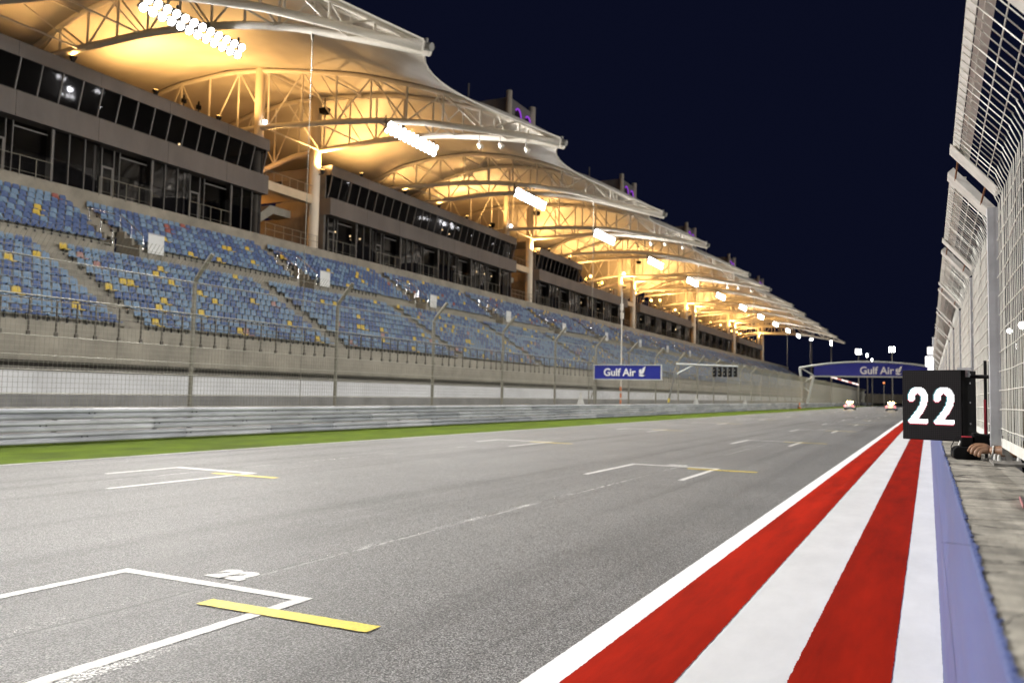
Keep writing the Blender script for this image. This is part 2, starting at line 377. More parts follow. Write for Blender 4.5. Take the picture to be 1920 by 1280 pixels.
def worn_paint(name, lo, hi):
    m = bpy.data.materials.new(name); m.use_nodes = True
    n = m.node_tree.nodes; l = m.node_tree.links; p = n['Principled BSDF']; out = n['Material Output']
    p.inputs['Base Color'].default_value = (.66, .65, .62, 1); p.inputs['Roughness'].default_value = .6
    tc = n.new('ShaderNodeTexCoord'); a = n.new('ShaderNodeTexNoise'); a.inputs['Scale'].default_value = 42; a.inputs['Detail'].default_value = 5; l.new(tc.outputs['Object'], a.inputs['Vector'])
    c = n.new('ShaderNodeTexNoise'); c.inputs['Scale'].default_value = .5; l.new(tc.outputs['Object'], c.inputs['Vector'])
    s = n.new('ShaderNodeMath'); s.operation = 'ADD'; l.new(a.outputs[0], s.inputs[0]); l.new(c.outputs[0], s.inputs[1])
    k = n.new('ShaderNodeMapRange'); k.inputs['From Min'].default_value = lo; k.inputs['From Max'].default_value = hi; l.new(s.outputs[0], k.inputs[0])
    tr = n.new('ShaderNodeBsdfTransparent'); mx = n.new('ShaderNodeMixShader'); l.new(k.outputs[0], mx.inputs[0]); l.new(tr.outputs[0], mx.inputs[1]); l.new(p.outputs[0], mx.inputs[2]); l.new(mx.outputs[0], out.inputs[0])
    return m
A_WORN = worn_paint('worn_line_paint', 1.08, 1.26); A_SEAM = worn_paint('worn_seam_paint', .97, 1.2)
for x0, w, ya, yb in ((-5.96, .075, 6.2, 14.5), (-6.08, .08, 3.2, 4.95), (-4.79, .15, 3.0, 5.3), (-7.02, .14, 3.0, 5.6), (-14.3, .10, 8.0, 26.0)):
    strip('worn_line_marking', x0 - w / 2, x0 + w / 2, ya, yb, .004, A_SEAM if w < .13 else A_WORN)
def text_mesh(txt, size, depth, offset, spacing=1.0):
    c = bpy.data.curves.new('txt', 'FONT'); c.body = txt; c.size = size; c.extrude = depth; c.offset = offset; c.space_character = spacing; c.resolution_u = 4
    o = bpy.data.objects.new('txt', c); COL.objects.link(o)
    me = bpy.data.meshes.new_from_object(o.evaluated_get(bpy.context.evaluated_depsgraph_get()))
    bpy.data.objects.remove(o); bpy.data.curves.remove(c)
    return me
def place_text(name, txt, size, depth, offset, m, loc, rot, parent=None, kind=None, spacing=1.0, sx=1.0):
    me = text_mesh(txt, size, depth, offset, spacing); me.materials.clear(); me.materials.append(m)
    o = bpy.data.objects.new(name, me); COL.objects.link(o); o.location = loc; o.rotation_euler = rot; o.scale = (sx, 1, 1)
    if parent is not None: o.parent = parent
    if kind: o['kind'] = kind
    return o
place_text('grid_number_marking', '22', .42, .001, .038, A_LINE, (-6.33, 6.08, .006), (0, 0, 0), kind='structure', sx=1.0)
place_text('grid_number_marking', '20', .42, .001, .02, A_LINE, (-6.33, 22.05, .006), (0, 0, 0), kind='structure', sx=1.25)

# ------------------------------------------------------------------ armco barrier
AX = -24.3
t = thing('crash_barrier', 'long grey triple-beam steel crash barrier beside the grass verge', 'crash barrier', (AX, 0, 0))
def beam_profile(z0):
    # W-section of one rail (depth towards +x), 0.345 high, open dark gap to the next
    return [(-.03, z0), (.07, z0 + .022), (.095, z0 + .05), (.098, z0 + .10), (.08, z0 + .13), (-.01, z0 + .150), (-.02, z0 + .172), (-.01, z0 + .194), (.08, z0 + .214), (.098, z0 + .245), (.095, z0 + .295), (.07, z0 + .323), (-.03, z0 + .345)]
for k in range(3):
    b = MB(); rg = random.Random(k); y = YN + rg.uniform(0, 2)
    while y < 430:
        L = 4.2; d = rg.uniform(-.012, .012)
        pr = [(x + d, z) for x, z in beam_profile(.02 + .372 * k)]
        mi = rg.choice((0, 0, 0, 0, 2, 3)); b.sweep(pr, 'y', y, y + L, mi)
        # lap joint with bolt heads
        b.sweep([(x + .012, z) for x, z in pr], 'y', y - .18, y + .18, mi)
        for q in (-.1, .1):
            for zz in (.18,): b.box(.02 + d, y + q - .018, .02 + .372 * k + zz - .018, .045 + d, y + q + .018, .02 + .372 * k + zz + .018, 1)
        y += L
    b.build('rail', [A_GALV, A_BLACKM, A_GALV2, A_GALV3], t)
for k in range(60):
    y = -2 + 4.2 * k * .9
    b = MB().box(-.16, y - .05, 0, -.03, y + .05, 1.06); b.build('post', A_POST, t)

# ------------------------------------------------------------------ debris fence behind the barrier
FX = -24.9
t = thing('debris_fence', 'tall wire debris fence with posts bent over at the top, behind the steel barrier', 'fence', (FX, 0, 0))
POSTY = [22.66 - 8.56 * k for k in range(4, 0, -1)] + [22.66 + 8.56 * k for k in range(0, 44)]
for i, y in enumerate(POSTY):
    b = MB(); r = .085
    b.tube([(0, y, 0), (0, y, 5.75), (.06, y, 5.95), (.85, y, 6.85)], r, 8 if i < 16 else 5)
    b.build('post', A_POST, t)
def fence_panel(y0, y1, pitch, wr, nsec):
    b = MB(); n = max(2, int(round((y1 - y0) / pitch)))
    for k in range(n):
        y = y0 + (y1 - y0) * (k + .5) / n
        b.tube([(.10, y, 1.0), (.10, y, 5.80), (.92, y, 6.78)], wr, nsec, 0, False, False)
    k = 0; z = 1.1
    while z < 5.8:
        b.tube([(.105, y0, z), (.105, y1, z)], wr * .9, nsec, 0, False, False); z += pitch * 1.0
    for u in (.25, .5, .75): b.tube([(.10 + .82 * u, y0, 5.8 + .98 * u), (.10 + .82 * u, y1, 5.8 + .98 * u)], wr, nsec, 0, False, False)
    return b
for i, (a, c) in enumerate(zip(POSTY, POSTY[1:])):
    if c < 8: continue
    far = a > 110
    b = fence_panel(a, c, .16 if not far else .34, .0065 if not far else .022, 3)
    b.build('mesh_panel', A_WIRE, t)
for z in (1.12, 1.55, 2.3, 2.75, 3.35, 4.6, 5.8):
    b = MB().tube([(.13, POSTY[0], z), (.13, POSTY[-1], z)], .017, 6); b.build('cable', A_WIRE, t)

# ------------------------------------------------------------------ grandstand: tiers, walls, stairs, vomitories, railing
Y0, Y1 = -6.0, 345.0
L_X0, L_Z0, L_T, L_R, L_N = -36.1, 4.65, .8, .497, 10      # lower tier: first riser, walkway height, tread, rise, rows
GW_Z, U_X0, U_Z0, U_T, U_R, U_N = 9.62, -44.45, 10.33, .73, .475, 7
TOPX = U_X0 - U_T * U_N - .2
AISLE0, AISLE_P, VOM0 = 29.4, 16.76, 35.0
stand = thing('grandstand', 'long concrete grandstand with two stepped tiers of coloured seats under the canopy', 'grandstand', (-36, 0, 0))
def W(o): o.location = (36, 0, 0); return o       # parts are written in scene coordinates; the Empty stands at x = -36
b = MB()                                            # front wall: panels with open joints, and its soffit
y = Y0
while y < Y1:
    b.box(-35.52, y + .012, 2.91, -35.30, min(y + 8.38, Y1) - .012, 4.66); y += 8.38
W(b.build('front_wall', A_CONC, stand))
W(MB().box(-36.6, Y0, 3.1, -35.525, Y1, 4.63).build('walkway', A_CONC2, stand))
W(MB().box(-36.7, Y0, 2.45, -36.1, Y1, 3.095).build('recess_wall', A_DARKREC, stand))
W(MB().box(-36.7, Y0, 1.39, -35.9, Y1, 2.445).build('white_wall', A_WHITEWALL, stand))
W(MB().box(-36.7, Y0, 0, -35.86, Y1, 1.385).build('plinth', A_SERVICE, stand))
b = MB(); pr = [(-35.52, L_Z0)]
for i in range(L_N):
    x = L_X0 - L_T * i; pr += [(x, L_Z0 + L_R * i), (x, L_Z0 + L_R * (i + 1))] if i else [(x, L_Z0)]
pr = [(-35.52, L_Z0 + .004), (L_X0 - L_T, L_Z0 + .004)]
for i in range(1, L_N + 1):
    x = L_X0 - L_T * i; pr += [(x, L_Z0 + L_R * i), (x - (L_T if i < L_N else .35), L_Z0 + L_R * i)]
b.sweep(pr, 'y', Y0, Y1)
k = 0
while AISLE0 + AISLE_P * (k - 2) < Y1:              # half steps of the gangway stairs
    y = AISLE0 + AISLE_P * (k - 2); k += 1
    for i in range(1, L_N + 1):
        x = L_X0 - L_T * i; z = L_Z0 + L_R * (i - 1)
        b.box(x + .003, y - .55, z + .005, x + .36, y + .55, z + L_R * .5)
W(b.build('lower_tier', A_CONC2, stand))
VOMS = [VOM0 + AISLE_P * k for k in range(-2, 19) if VOM0 + AISLE_P * k < Y1 - 3]
def up_prof(j0, x0):
    pr = []
    for j in range(j0, U_N):
        z = U_Z0 + U_R * j; x = U_X0 - U_T * j
        if j == j0: x = x0
        pr += [(x, (GW_Z if j == j0 else U_Z0 + U_R * (j - 1))), (x, z)]
    pr.append((TOPX, U_Z0 + U_R * (U_N - 1))); pr.append((TOPX, 14.74)); pr.append((-49.62 - .6, 14.74))
    return pr
b = MB(); y = Y0
for v in VOMS:
    if v - 1 > y: b.sweep(up_prof(0, U_X0), 'y', y, v - 1)
    b.sweep(up_prof(3, -47.0), 'y', v - 1, v + 1)
    b.quad((-44.3, v - 1, GW_Z + .003), (-47, v - 1, GW_Z + .003), (-47, v + 1, GW_Z + .003), (-44.3, v + 1, GW_Z + .003))
    for s in (-1, 1):                               # cheek walls of the opening, following the steps
        yy = v + s
        for j in range(3):
            b.box(U_X0 - U_T * (j + 1) - .0, yy - .09 if s < 0 else yy - .09, GW_Z, U_X0 - U_T * j - .003, yy + .09, U_Z0 + U_R * j + .45)
    for j in range(3, U_N):
        x = U_X0 - U_T * j; z = U_Z0 + U_R * (j - 1)
        b.box(x + .003, v - .5, z + .005, x + .33, v + .5, z + U_R * .5)
    y = v + 1
b.sweep(up_prof(0, U_X0), 'y', y, Y1)
W(b.build('upper_tier', A_CONC, stand))
for v in VOMS:
    W(MB().box(-46.97, v - .75, GW_Z + .01, -46.93, v + .75, GW_Z + 1.75).build('doorway', A_DOORWAY, stand))  # dark panel on the wall stands in for the shaded opening
    b = MB()
    for s in (-1.12, 1.12):
        pts = [(U_X0 + .05, v + s, U_Z0 + 1.0), (U_X0 - U_T * 3, v + s, U_Z0 + U_R * 3 + 1.15)]
        b.tube(pts, .028, 6)
        for q in (0, .5, 1.):
            p = Vector(pts[0]).lerp(Vector(pts[1]), q); b.tube([p - Vector((0, 0, .85)), p], .022, 5)
    b.tube([(-47.05, v - 1.1, 12.95), (-47.05, v + 1.1, 12.95)], .028, 6)
    W(b.build('handrail', A_RAIL, stand))
b = MB(); bp = MB(); y = 9.0
for z in (5.62, 5.05): b.tube([(-35.27, Y0, z), (-35.27, Y1, z)], .026 if z > 5.3 else .012, 6)
W(b.build('railing', A_RAIL, stand))
restp = MB(); np_ = 0
while y < 300:
    k = int((y - 9) / 8.38 + .5)
    for q in (.5, 1.78, 3.05, 4.33, 5.6, 6.9, 7.9):
        yy = 9 + k * 8.38 + q
        b = MB() if np_ < 100 else restp
        b.box(-35.295, yy - .028, 4.05, -35.24, yy + .028, 5.62); b.box(-35.299, yy - .08, 4.0, -35.22, yy + .08, 4.2, 0)
        if np_ < 100 and yy > 18: W(b.build('railing_post', A_RAILP, stand)); np_ += 1
    y += 8.38
tag(W(restp.build('railing_posts', A_RAILP, stand)), kind='stuff')
W(MB().box(-62, Y1, 0, -35.6, Y1 + .4, 9.6).build('end_wall', A_CONC, stand))

ORD = ['first', 'second', 'third', 'fourth', 'fifth', 'sixth', 'seventh', 'eighth', 'ninth', 'tenth', 'eleventh', 'twelfth', 'thirteenth', 'fourteenth', 'fifteenth', 'sixteenth', 'seventeenth', 'eighteenth', 'nineteenth', 'twentieth']
def nth(i): return ORD[i] if i < 20 else ['twenty-first', 'twenty-second', 'twenty-third', 'twenty-fourth', 'twenty-fifth', 'twenty-sixth', 'twenty-seventh', 'twenty-eighth', 'twenty-ninth', 'thirtieth', 'thirty-first', 'thirty-second', 'thirty-third', 'thirty-fourth', 'thirty-fifth'][min(i - 20, 14)]

# notice boards beside the vomitories
for i, v in enumerate([v for v in VOMS if 30 < v < 180]):
    t = thing('notice_board', 'blank white square board on the stand parapet, %s along from the near end' % nth(i), 'board', (-44.28, v + 2.0, 10.30), 0, 'white boards beside the stair openings')
    MB().box(-.015, -.62, .02, .015, .62, 1.25).build('panel', A_SIGNW, t, bevel=.02)
    b = MB()
    for q in (-.5, .5): b.box(-.055, q - .025, -.55, -.02, q + .025, 1.1)
    b.build('bracket', A_POST, t)
    MB().box(-.03, -.66, 1.26, .03, .66, 1.31).build('top_rail', A_GALV, t)

# seats: shell with a raked back, seat pan lip and a small foot
def seat_geo(detail=True):
    b = MB(); w = .215
    if detail:
        back = [(-.20, .40), (-.245, .62), (-.262, .80)]
        n = 5
        rows = []
        for (x, z), hw in zip([(.20, .365), (.215, .42), (.14, .435), (-.12, .40), (-.20, .43), (-.235, .60), (-.258, .74), (-.262, .80)], [.20, .212, .215, .215, .215, .215, .20, .15]):
            rows.append([(x - .02 * (1 - (2 * j / (n - 1) - 1) ** 2) * (z > .45) * 1.2, hw * (2 * j / (n - 1) - 1), z + .012 * abs(2 * j / (n - 1) - 1)) for j in range(n)])
        vs = [p for r_ in rows for p in r_]
        fs = [(i * n + j, i * n + j + 1, (i + 1) * n + j + 1, (i + 1) * n + j) for i in range(len(rows) - 1) for j in range(n - 1)]
        b.add(vs, fs, 0, True)
        back2 = [(p[0] - .03, p[1] * .97, p[2]) for p in vs[3 * n:]]
        b.add(back2, [(i * n + j, (i + 1) * n + j, (i + 1) * n + j + 1, i * n + j + 1) for i in range(len(rows) - 4) for j in range(n - 1)], 0, True)
        b.box(-.22, -.03, 0, -.14, .03, .41, 1)
    else:
        vs = [(.21, -w, .40), (.21, w, .40), (-.2, w, .42), (-.2, -w, .42), (-.26, -.17, .8), (-.26, .17, .8), (.2, -w, .33), (.2, w, .33)]
        b.add(vs, [(0, 1, 2, 3), (3, 2, 5, 4), (6, 7, 1, 0)], 0, False)
    return b
SEATC = {'light blue': (.150, .235, .345), 'dark blue': (.066, .108, .240), 'yellow': (.56, .40, .06), 'faded pink': (.34, .19, .175), 'red': (.28, .085, .07)}
SEATM = {k: mat('seat_' + k.replace(' ', '_'), c, .5, var=.10, scale=4) for k, c in SEATC.items()}
rs = random.Random(21)
def pick(upper, y):
    v = rs.random()
    if v < .048: return 'yellow'
    if v < .066: return 'red' if upper else 'faded pink'
    return 'light blue' if rs.random() < (.42 if upper else .60) else 'dark blue'
seats = []
def visible(p):
    d = Vector(p) - CAM; c = M4.to_3x3().inverted() @ d
    if c.z > -1: return None
    u = c.x / -c.z * 1558 + 960; v = 640 - c.y / -c.z * 1558
    return (-8 < u < 1928 and -8 < v < 1288), d.length
NY = 17.0
for i in range(L_N):
    k = -2; x = L_X0 - L_T * i - .44; z = L_Z0 + L_R * i
    while True:
        a0, a1 = AISLE0 + AISLE_P * k, AISLE0 + AISLE_P * (k + 1); k += 1
        if a0 > Y1 - 20: break
        n = int((AISLE_P - 1.5) / .5)
        for q in range(n):
            y = a0 + .78 + (q + .5) * (AISLE_P - 1.56) / n
            seats.append((x, y, z, False, i, k - 2, q, n))
for j in range(U_N):
    x = U_X0 - U_T * j - .42; z = U_Z0 + U_R * j
    for kk, (a0, a1) in enumerate(zip(VOMS, VOMS[1:])):
        m_ = 1.25 if j < 3 else .7
        n = int((AISLE_P - 2 * m_) / .5)
        for q in range(n):
            y = a0 + m_ + (q + .5) * (AISLE_P - 2 * m_) / n
            seats.append((x, y, z, True, j, kk, q, n))
vis = []
for s in seats:
    r = visible((s[0], s[1], s[2] + .6))
    vis.append((r[1] if r and r[0] else 1e9))
order = sorted(range(len(seats)), key=lambda i: vis[i])
near = set(i for i in order[:300] if vis[i] < 1e8)
detail_mesh = {}
gd = seat_geo(True)
for k, m in SEATM.items(): detail_mesh[k] = gd.mesh('seat_' + k.replace(' ', '_'), [m, A_BLACKM])
rest = MB(); gl = seat_geo(False); kinds = list(SEATM)
for i, (x, y, z, up, row, blk, q, n) in enumerate(seats):
    c = pick(up, y)
    if i in near:
        o = bpy.data.objects.new('stadium_seat', detail_mesh[c]); COL.objects.link(o); o.location = (x, y, z)
        o.rotation_euler = (0, 0, rs.uniform(-.03, .03))
        tier = 'upper' if up else 'lower'
        where = ('%s bay of %s tier' % (nth(max(0, blk + 2 if not up else blk - 1)), tier))
        tag(o, '%s seat, %s row up, %s from the far aisle, %s' % (c, nth(row), nth(n - 1 - q), where), 'seat', 'coloured plastic seats in the grandstand')
    else:
        if y < 14: continue
        g = gd if y < 62 else gl
        o0 = len(rest.v); mi = kinds.index(c)
        rest.v += [(a + x, b_ + y, d + z) for a, b_, d in g.v]
        for f, fm in zip(g.f, g.m):
            rest.f.append(tuple(t_ + o0 for t_ in f)); rest.m.append(mi if fm == 0 else len(kinds)); rest.sm.append(False)
tag(rest.build('stadium_seats', list(SEATM.values()) + [A_BLACKM]), 'remaining rows of small blue, yellow and pink seats receding along the stand', None, None, 'stuff')

# ------------------------------------------------------------------ hospitality blocks above the seats
def block(y0, y1, up_to, label, lamps=()):
    t = thing('hospitality_block', label, 'building', (-49.6, y0, 14.74), 0, 'glass fronted hospitality rooms along the top of the stand')
    X = 49.6
    def P(b, n, m): return b.build(n, m, t)
    def q(b): b.v = [(v[0] + X, v[1] - y0, v[2] - 14.74) for v in b.v]; return b
    full = up_to is not None
    yu = up_to if full else y0
    # lower storey: fascia band above, floor slab below, end and rear walls
    b = MB(); y = y0
    while y < y1 - .1:
        e = min(y + 5.66, y1); b.box(-49.55, y + .012, 18.08, -49.32, e - .012, 19.66); y = e
    b.box(-56.0, y0 + .02, 18.09, -49.56, y1 - .02, 19.64)
    P(q(b), 'fascia', A_FASCIA)
    P(q(MB().box(-62, y0, 14.5, -50.05, y1, 14.735)), 'floor_slab', A_CONC)
    b = MB(); b.box(-56.3, y0 + .3, 14.74, -56.0, y1 - .3, 18.08); b.box(-59, y0, 9.5, -50.06, y0 + .28, 18.08); b.box(-59, y1 - .28, 9.5, -50.06, y1, 18.08)
    P(q(b), 'rear_wall', A_DARKREC)
    # glazing: per 7.6 m module a door group and three tall panes
    y = y0 + .35; i = 0
    while y < y1 - .5:
        seq = (.55, .95, .45, 2.25, 1.13, 1.13, 1.13)
        for k, w in enumerate(seq):
            ya, yb = y, min(y + w, y1 - .3)
            if yb - ya < .2: break
            b = MB(); xg = -49.78 if k > 3 else -50.35
            b.quad((xg, ya, 14.76), (xg, yb, 14.76), (xg, yb, 18.06), (xg, ya, 18.06), 0)
            mw = .16 if k in (0, 4) else .055
            b.box(xg - .05, ya - mw / 2, 14.75, xg + .09, ya + mw / 2, 18.07, 1)
            if k == 1:
                b.box(xg - .04, ya + .03, 16.72, xg + .07, yb - .03, 16.86, 1); b.box(xg - .03, yb - .14, 14.76, xg + .06, yb - .03, 16.72, 1); b.box(xg - .03, ya + .03, 14.76, xg + .06, ya + .14, 16.72, 1)
            if k == 3: b.box(xg - .03, ya, 17.72, xg + .05, yb, 17.82, 1)
            P(q(b), 'door' if k == 1 else 'window', [A_GLASS, A_MULL])
            y = yb
        b = MB()                                    # balcony rail in front of the door group
        ya, yb = y0 + .35 + i * 7.59, min(y0 + .35 + i * 7.59 + 4.2, y1 - .3)
        b.tube([(-49.66, ya, 15.86), (-49.66, yb, 15.86)], .03, 6)
        b.tube([(-49.66, ya, 14.92), (-49.66, yb, 14.92)], .015, 5)
        z = ya
        while z < yb:
            b.box(-49.68, z - .02, 14.6, -49.64, z + .02, 15.86); z += 1.05
        P(q(b), 'railing', A_POST)
        i += 1
    if full:
        b = MB(); y = y0
        while y < yu - .1:
            e = min(y + 5.66, yu); b.box(-49.55, y + .012, 21.78, -49.32, e - .012, 22.72); y = e
        b.box(-62, y0 + .02, 21.79, -49.56, yu - .02, 22.70)
        P(q(b), 'parapet', A_FASCIA)
        b = MB(); b.box(-55.3, y0 + .3, 19.665, -55.0, yu - .3, 21.775); b.box(-55.3, y0 + .02, 19.665, -50.05, y0 + .2, 21.775); b.box(-55.3, yu - .2, 19.665, -50.05, yu - .02, 21.775)
        P(q(b), 'upper_rear_wall', A_DARKREC)
        n = max(1, int(round((yu - y0 - .5) / 1.415))); w = (yu - y0 - .5) / n
        for k in range(n):
            ya = y0 + .25 + k * w; yb = ya + w
            b = MB(); xb, xt = -49.93, -49.42       # panes lean outwards at the top
            b.quad((xb, ya, 19.67), (xb, yb, 19.67), (xt, yb, 21.77), (xt, ya, 21.77), 0)
            for yy in ((ya,) if k < n - 1 else (ya, yb)):
                b.obox(((xb + xt) / 2 + .02, yy, 20.72), (.10, 0, 0), (0, .075, 0), (.51, 0, 2.10), 1)
            P(q(b), 'window', [A_GLASS, A_MULL])
    if yu < y1:                                      # open roof terrace
        a = yu + .05
        b = MB(); b.tube([(-49.5, a, 20.55), (-49.5, y1, 20.55)], .03, 6); z = a + .2
        while z < y1: b.box(-49.53, z - .02, 19.66, -49.47, z + .02, 20.55); z += 1.4
        P(q(b), 'terrace_railing', A_POST)
        P(q(MB().box(-57.8, a, 19.67, -57.5, y1, 21.3)), 'terrace_wall', A_TERR)
    for (ly, lz, lx) in lamps:
        P(q(MB().sphere((lx, ly, lz), .09, 8, 5)), 'ceiling_lamp', E_INT)
    return t
block(13.6, 52.2, 52.2, 'nearest two-storey hospitality block with dark leaning upper windows', [(45.6, 20.9, -52.5)])
block(60.3, 99.2, 99.2, 'two-storey hospitality block between the first and second open stair gaps', [(63.7, 17.2, -51.4), (66.0, 17.2, -51.4), (67.6, 17.2, -51.4), (92.0, 17.3, -51.4), (94.1, 17.3, -51.4), (96.2, 17.3, -51.5), (82.6, 20.9, -50.9), (84.2, 20.7, -50.9)])
block(106.6, 145.6, 123.0, 'hospitality block whose upper storey ends halfway beside an open roof terrace', [(111, 17.4, -51.5), (126.0, 17.2, -51.5), (128.0, 17.2, -51.5), (139, 17.3, -51.5)])
block(152.9, 191.9, None, 'first single-storey hospitality block with a lamplit roof terrace', [(160, 17.3, -51.5), (165, 17.3, -51.5), (172, 17.3, -51.5), (186, 17.3, -51.5)])
block(199.2, 238.2, None, 'second single-storey hospitality block with a lamplit roof terrace', [(205, 17.3, -51.5), (214, 17.3, -51.5), (228, 17.3, -51.5)])
block(245.5, 284.5, None, 'last single-storey hospitality block at the far end of the canopy', [(250, 17.3, -51.5), (262, 17.3, -51.5)])

# ------------------------------------------------------------------ stair towers in the gaps, rising through the canopy
def tower(y, label, first):
    a, c = y - 3.75, y + 3.55
    t = thing('stair_tower', label, 'tower', (-50.8, y, 0), 0, 'stair towers rising through the canopy')
    def q(b): b.v = [(v[0] + 50.8, v[1] - y, v[2]) for v in b.v]; return b
    for yy, r, z0 in ((a, .42, 9.5), (c, .5, 9.5)):
        q(MB().tube([(-50.5, yy, z0), (-50.5, yy, 42.9)], r, 20)).build('column', A_COLUMN, t)
    b = MB(); b.box(-50.75, a + .3, 30.5, -50.45, c - .3, 42.1); b.box(-58, a + .05, 30.5, -50.75, a + .3, 42.1); b.box(-58, c - .3, 30.5, -50.75, c - .05, 42.1)
    b.box(-58, a + .3, 41.8, -50.75, c - .3, 42.05)
    q(b).build('shaft_wall', A_TOWER, t)
    for yy, z, r in ((y - 1.15, 39.9, .95), (y + 1.95, 39.9, .85)):
        b = MB(); b.add([(-50.43, yy + r * math.cos(w * math.pi / 12), z + r * 1.35 * math.sin(w * math.pi / 12)) for w in range(13)] + [(-50.43, yy + r, z - 2.5), (-50.43, yy - r, z - 2.5)], [tuple(list(range(13)) + [14, 13])])
        q(b).build('arched_niche', A_DOORWAY, t)  # flat dark sheet, the niche's shade is its colour
        pts = [(-50.40, yy + r * math.cos(w * math.pi / 16), z + r * 1.35 * math.sin(w * math.pi / 16)) for w in range(0, 13)]
        q(MB().tube(pts, .13, 6)).build('purple_lamp', E_PURPLE, t)
    q(MB().tube([(-57, a + .2, 41.1), (-57, a + .2, 45.0)], .12, 6)).build('aerial', A_TOWER, t)
    q(MB().box(-50.9, a + .5, 18.85, -50.2, c - .55, 19.62)).build('landing_beam', A_TERR, t)
    q(MB().box(-58, a + .6, 19.3, -50.95, c - .6, 19.55)).build('landing_slab', A_TERR, t)
    q(MB().box(-58.4, a - .2, 9.5, -58.1, c + .2, 21.5)).build('rear_wall', A_TERR, t)
    q(MB().box(-50.15, a + .3, 14.5, -49.75, c - .3, 14.74)).build('floor_slab', A_CONC, t)
    b = MB(); b.prism([(a + .55, 15.0), (a + .55, 15.6), (y + .2, 18.3), (c - .7, 18.3), (c - .7, 17.6), (y + .6, 17.6)], 'x', -54.5, -52.6)
    q(b).build('stair_flight', A_CONC, t)
    q(MB().box(-58.05, a + .4, 14.75, -58.0, c - .4, 17.4)).build('doorway', A_DOORWAY, t)  # near-black panel in place of a shaded opening
    b = MB()
    for z in (15.84, 15.3): b.tube([(-49.72, a + .3, z), (-49.72, c - .2, z)], .026, 6)
    z = a + .4
    while z < c: b.box(-49.74, z - .02, 14.62, -49.70, z + .02, 15.84); z += 1.1
    q(b).build('railing', A_POST, t); b = MB()
    for z in (20.5,): b.tube([(-50.3, a + .5, z), (-50.3, c - .5, z)], .03, 6)
    z = a + .8
    while z < c - .6: b.box(-50.32, z - .02, 19.62, -50.28, z + .02, 20.5); z += 1.0
    q(b).build('railing', A_POST, t)
def gap_lamp(i, y):
    for z, lab in ((17.2, 'lower warm wall lamp inside the %s stair gap between the hospitality blocks' % nth(i)), (21.6, 'upper warm wall lamp inside the %s stair gap between the hospitality blocks' % nth(i))):
        t = thing('wall_lamp', lab, 'lamp', (-57.9, y + .4, z), 0, 'warm wall lamps in the stair gaps')
        MB().box(-.1, -.25, -.12, .06, .25, .12).build('housing', A_BLACKM, t); MB().box(.06, -.2, -.09, .1, .2, .09).build('lens', E_WARM, t)
        ld = bpy.data.lights.new('wall_glow', 'POINT'); ld.energy = 420; ld.color = (1, .46, .12); ld.shadow_soft_size = .2
        o = bpy.data.objects.new('wall_glow', ld); COL.objects.link(o); o.location = (-57.1, y + .4, z + .2)
TN = ['stair tower in the open gap nearest the camera, its arches hidden by the canopy', 'grey stair tower with two purple lit arches, nearest above the roofline', 'grey stair tower with purple arches, second above the roofline', 'grey stair tower with faint purple arches, third above the roofline', 'grey stair tower, fourth along the roofline, small against the night sky', 'grey stair tower at the far end of the canopy roofline']
for k in range(6): tower(55.8 + 46.3 * k, TN[k], k == 0); gap_lamp(k, 55.8 + 46.3 * k)

# ------------------------------------------------------------------ tensile canopy: arched trusses in pairs that meet at a tip, fabric between
UE = [(-.55, 27.4), (-.35, 28.6), (-.15, 29.0), (0, 28.75), (.088, 28.5), (.208, 28.1), (.328, 27.66), (.439, 26.97), (.566, 26.05), (.672, 25.15), (.81, 23.65), (.911, 22.35), (1, 21.05)]
LE = [(-.55, 21.4), (-.263, 22.96), (-.137, 23.68), (0, 23.9), (.125, 23.85), (.277, 23.85), (.416, 23.7), (.569, 23.26), (.778, 22.26), (.912, 21.55), (1, 20.85)]
UO = [(-.55, 20.5), (-.3, 23.4), (-.2, 24.3), (-.15, 24.95), (-.05, 26.1), (.1, 27.1), (.25, 27.55), (.4, 27.2), (.55, 26.4), (.7, 25.0), (.85, 23.1), (1, 21.05)]
LO = [(-.55, 19.5), (-.2, 23.6), (-.1, 23.9), (0, 24.05), (.2, 24.4), (.35, 24.4), (.5, 24.05), (.65, 23.4), (.8, 22.35), (1, 20.85)]
TIPX = -24.8
pairs = []
for k in range(-1, 6):
    pairs.append(('e', 52.0 + 46.3 * k, 59.35 + 46.3 * k, 57.3 + 46.3 * k + (7 if k == 5 else 0)))
    if k < 5: pairs.append(('o', 74.3 + 46.3 * k, 81.3 + 46.3 * k, 84.4 + 46.3 * k))
can = thing('tensile_canopy', 'pale fabric roof on arched white trusses, glowing orange above the grandstand', 'canopy', (-50, 0, 0))
def q50(b): b.v = [(v[0] + 50, v[1], v[2]) for v in b.v]; return b
def line(pr, side, s, table):
    kind, ya, yb, yt = pr; yf = ya if side == 0 else yb
    t_ = max(-.55, min(1, s))
    off = (1 - max(0, t_)) * 0 + (-.35 if side == 0 else .35) * 1
    x = -50 + (TIPX + 50) * t_; y = yf + (yt + off - yf) * (t_ if t_ > 0 else t_ * .55)
    return Vector((x, y, lerp({'eu': UE, 'el': LE, 'ou': UO, 'ol': LO}[kind + table], t_)))
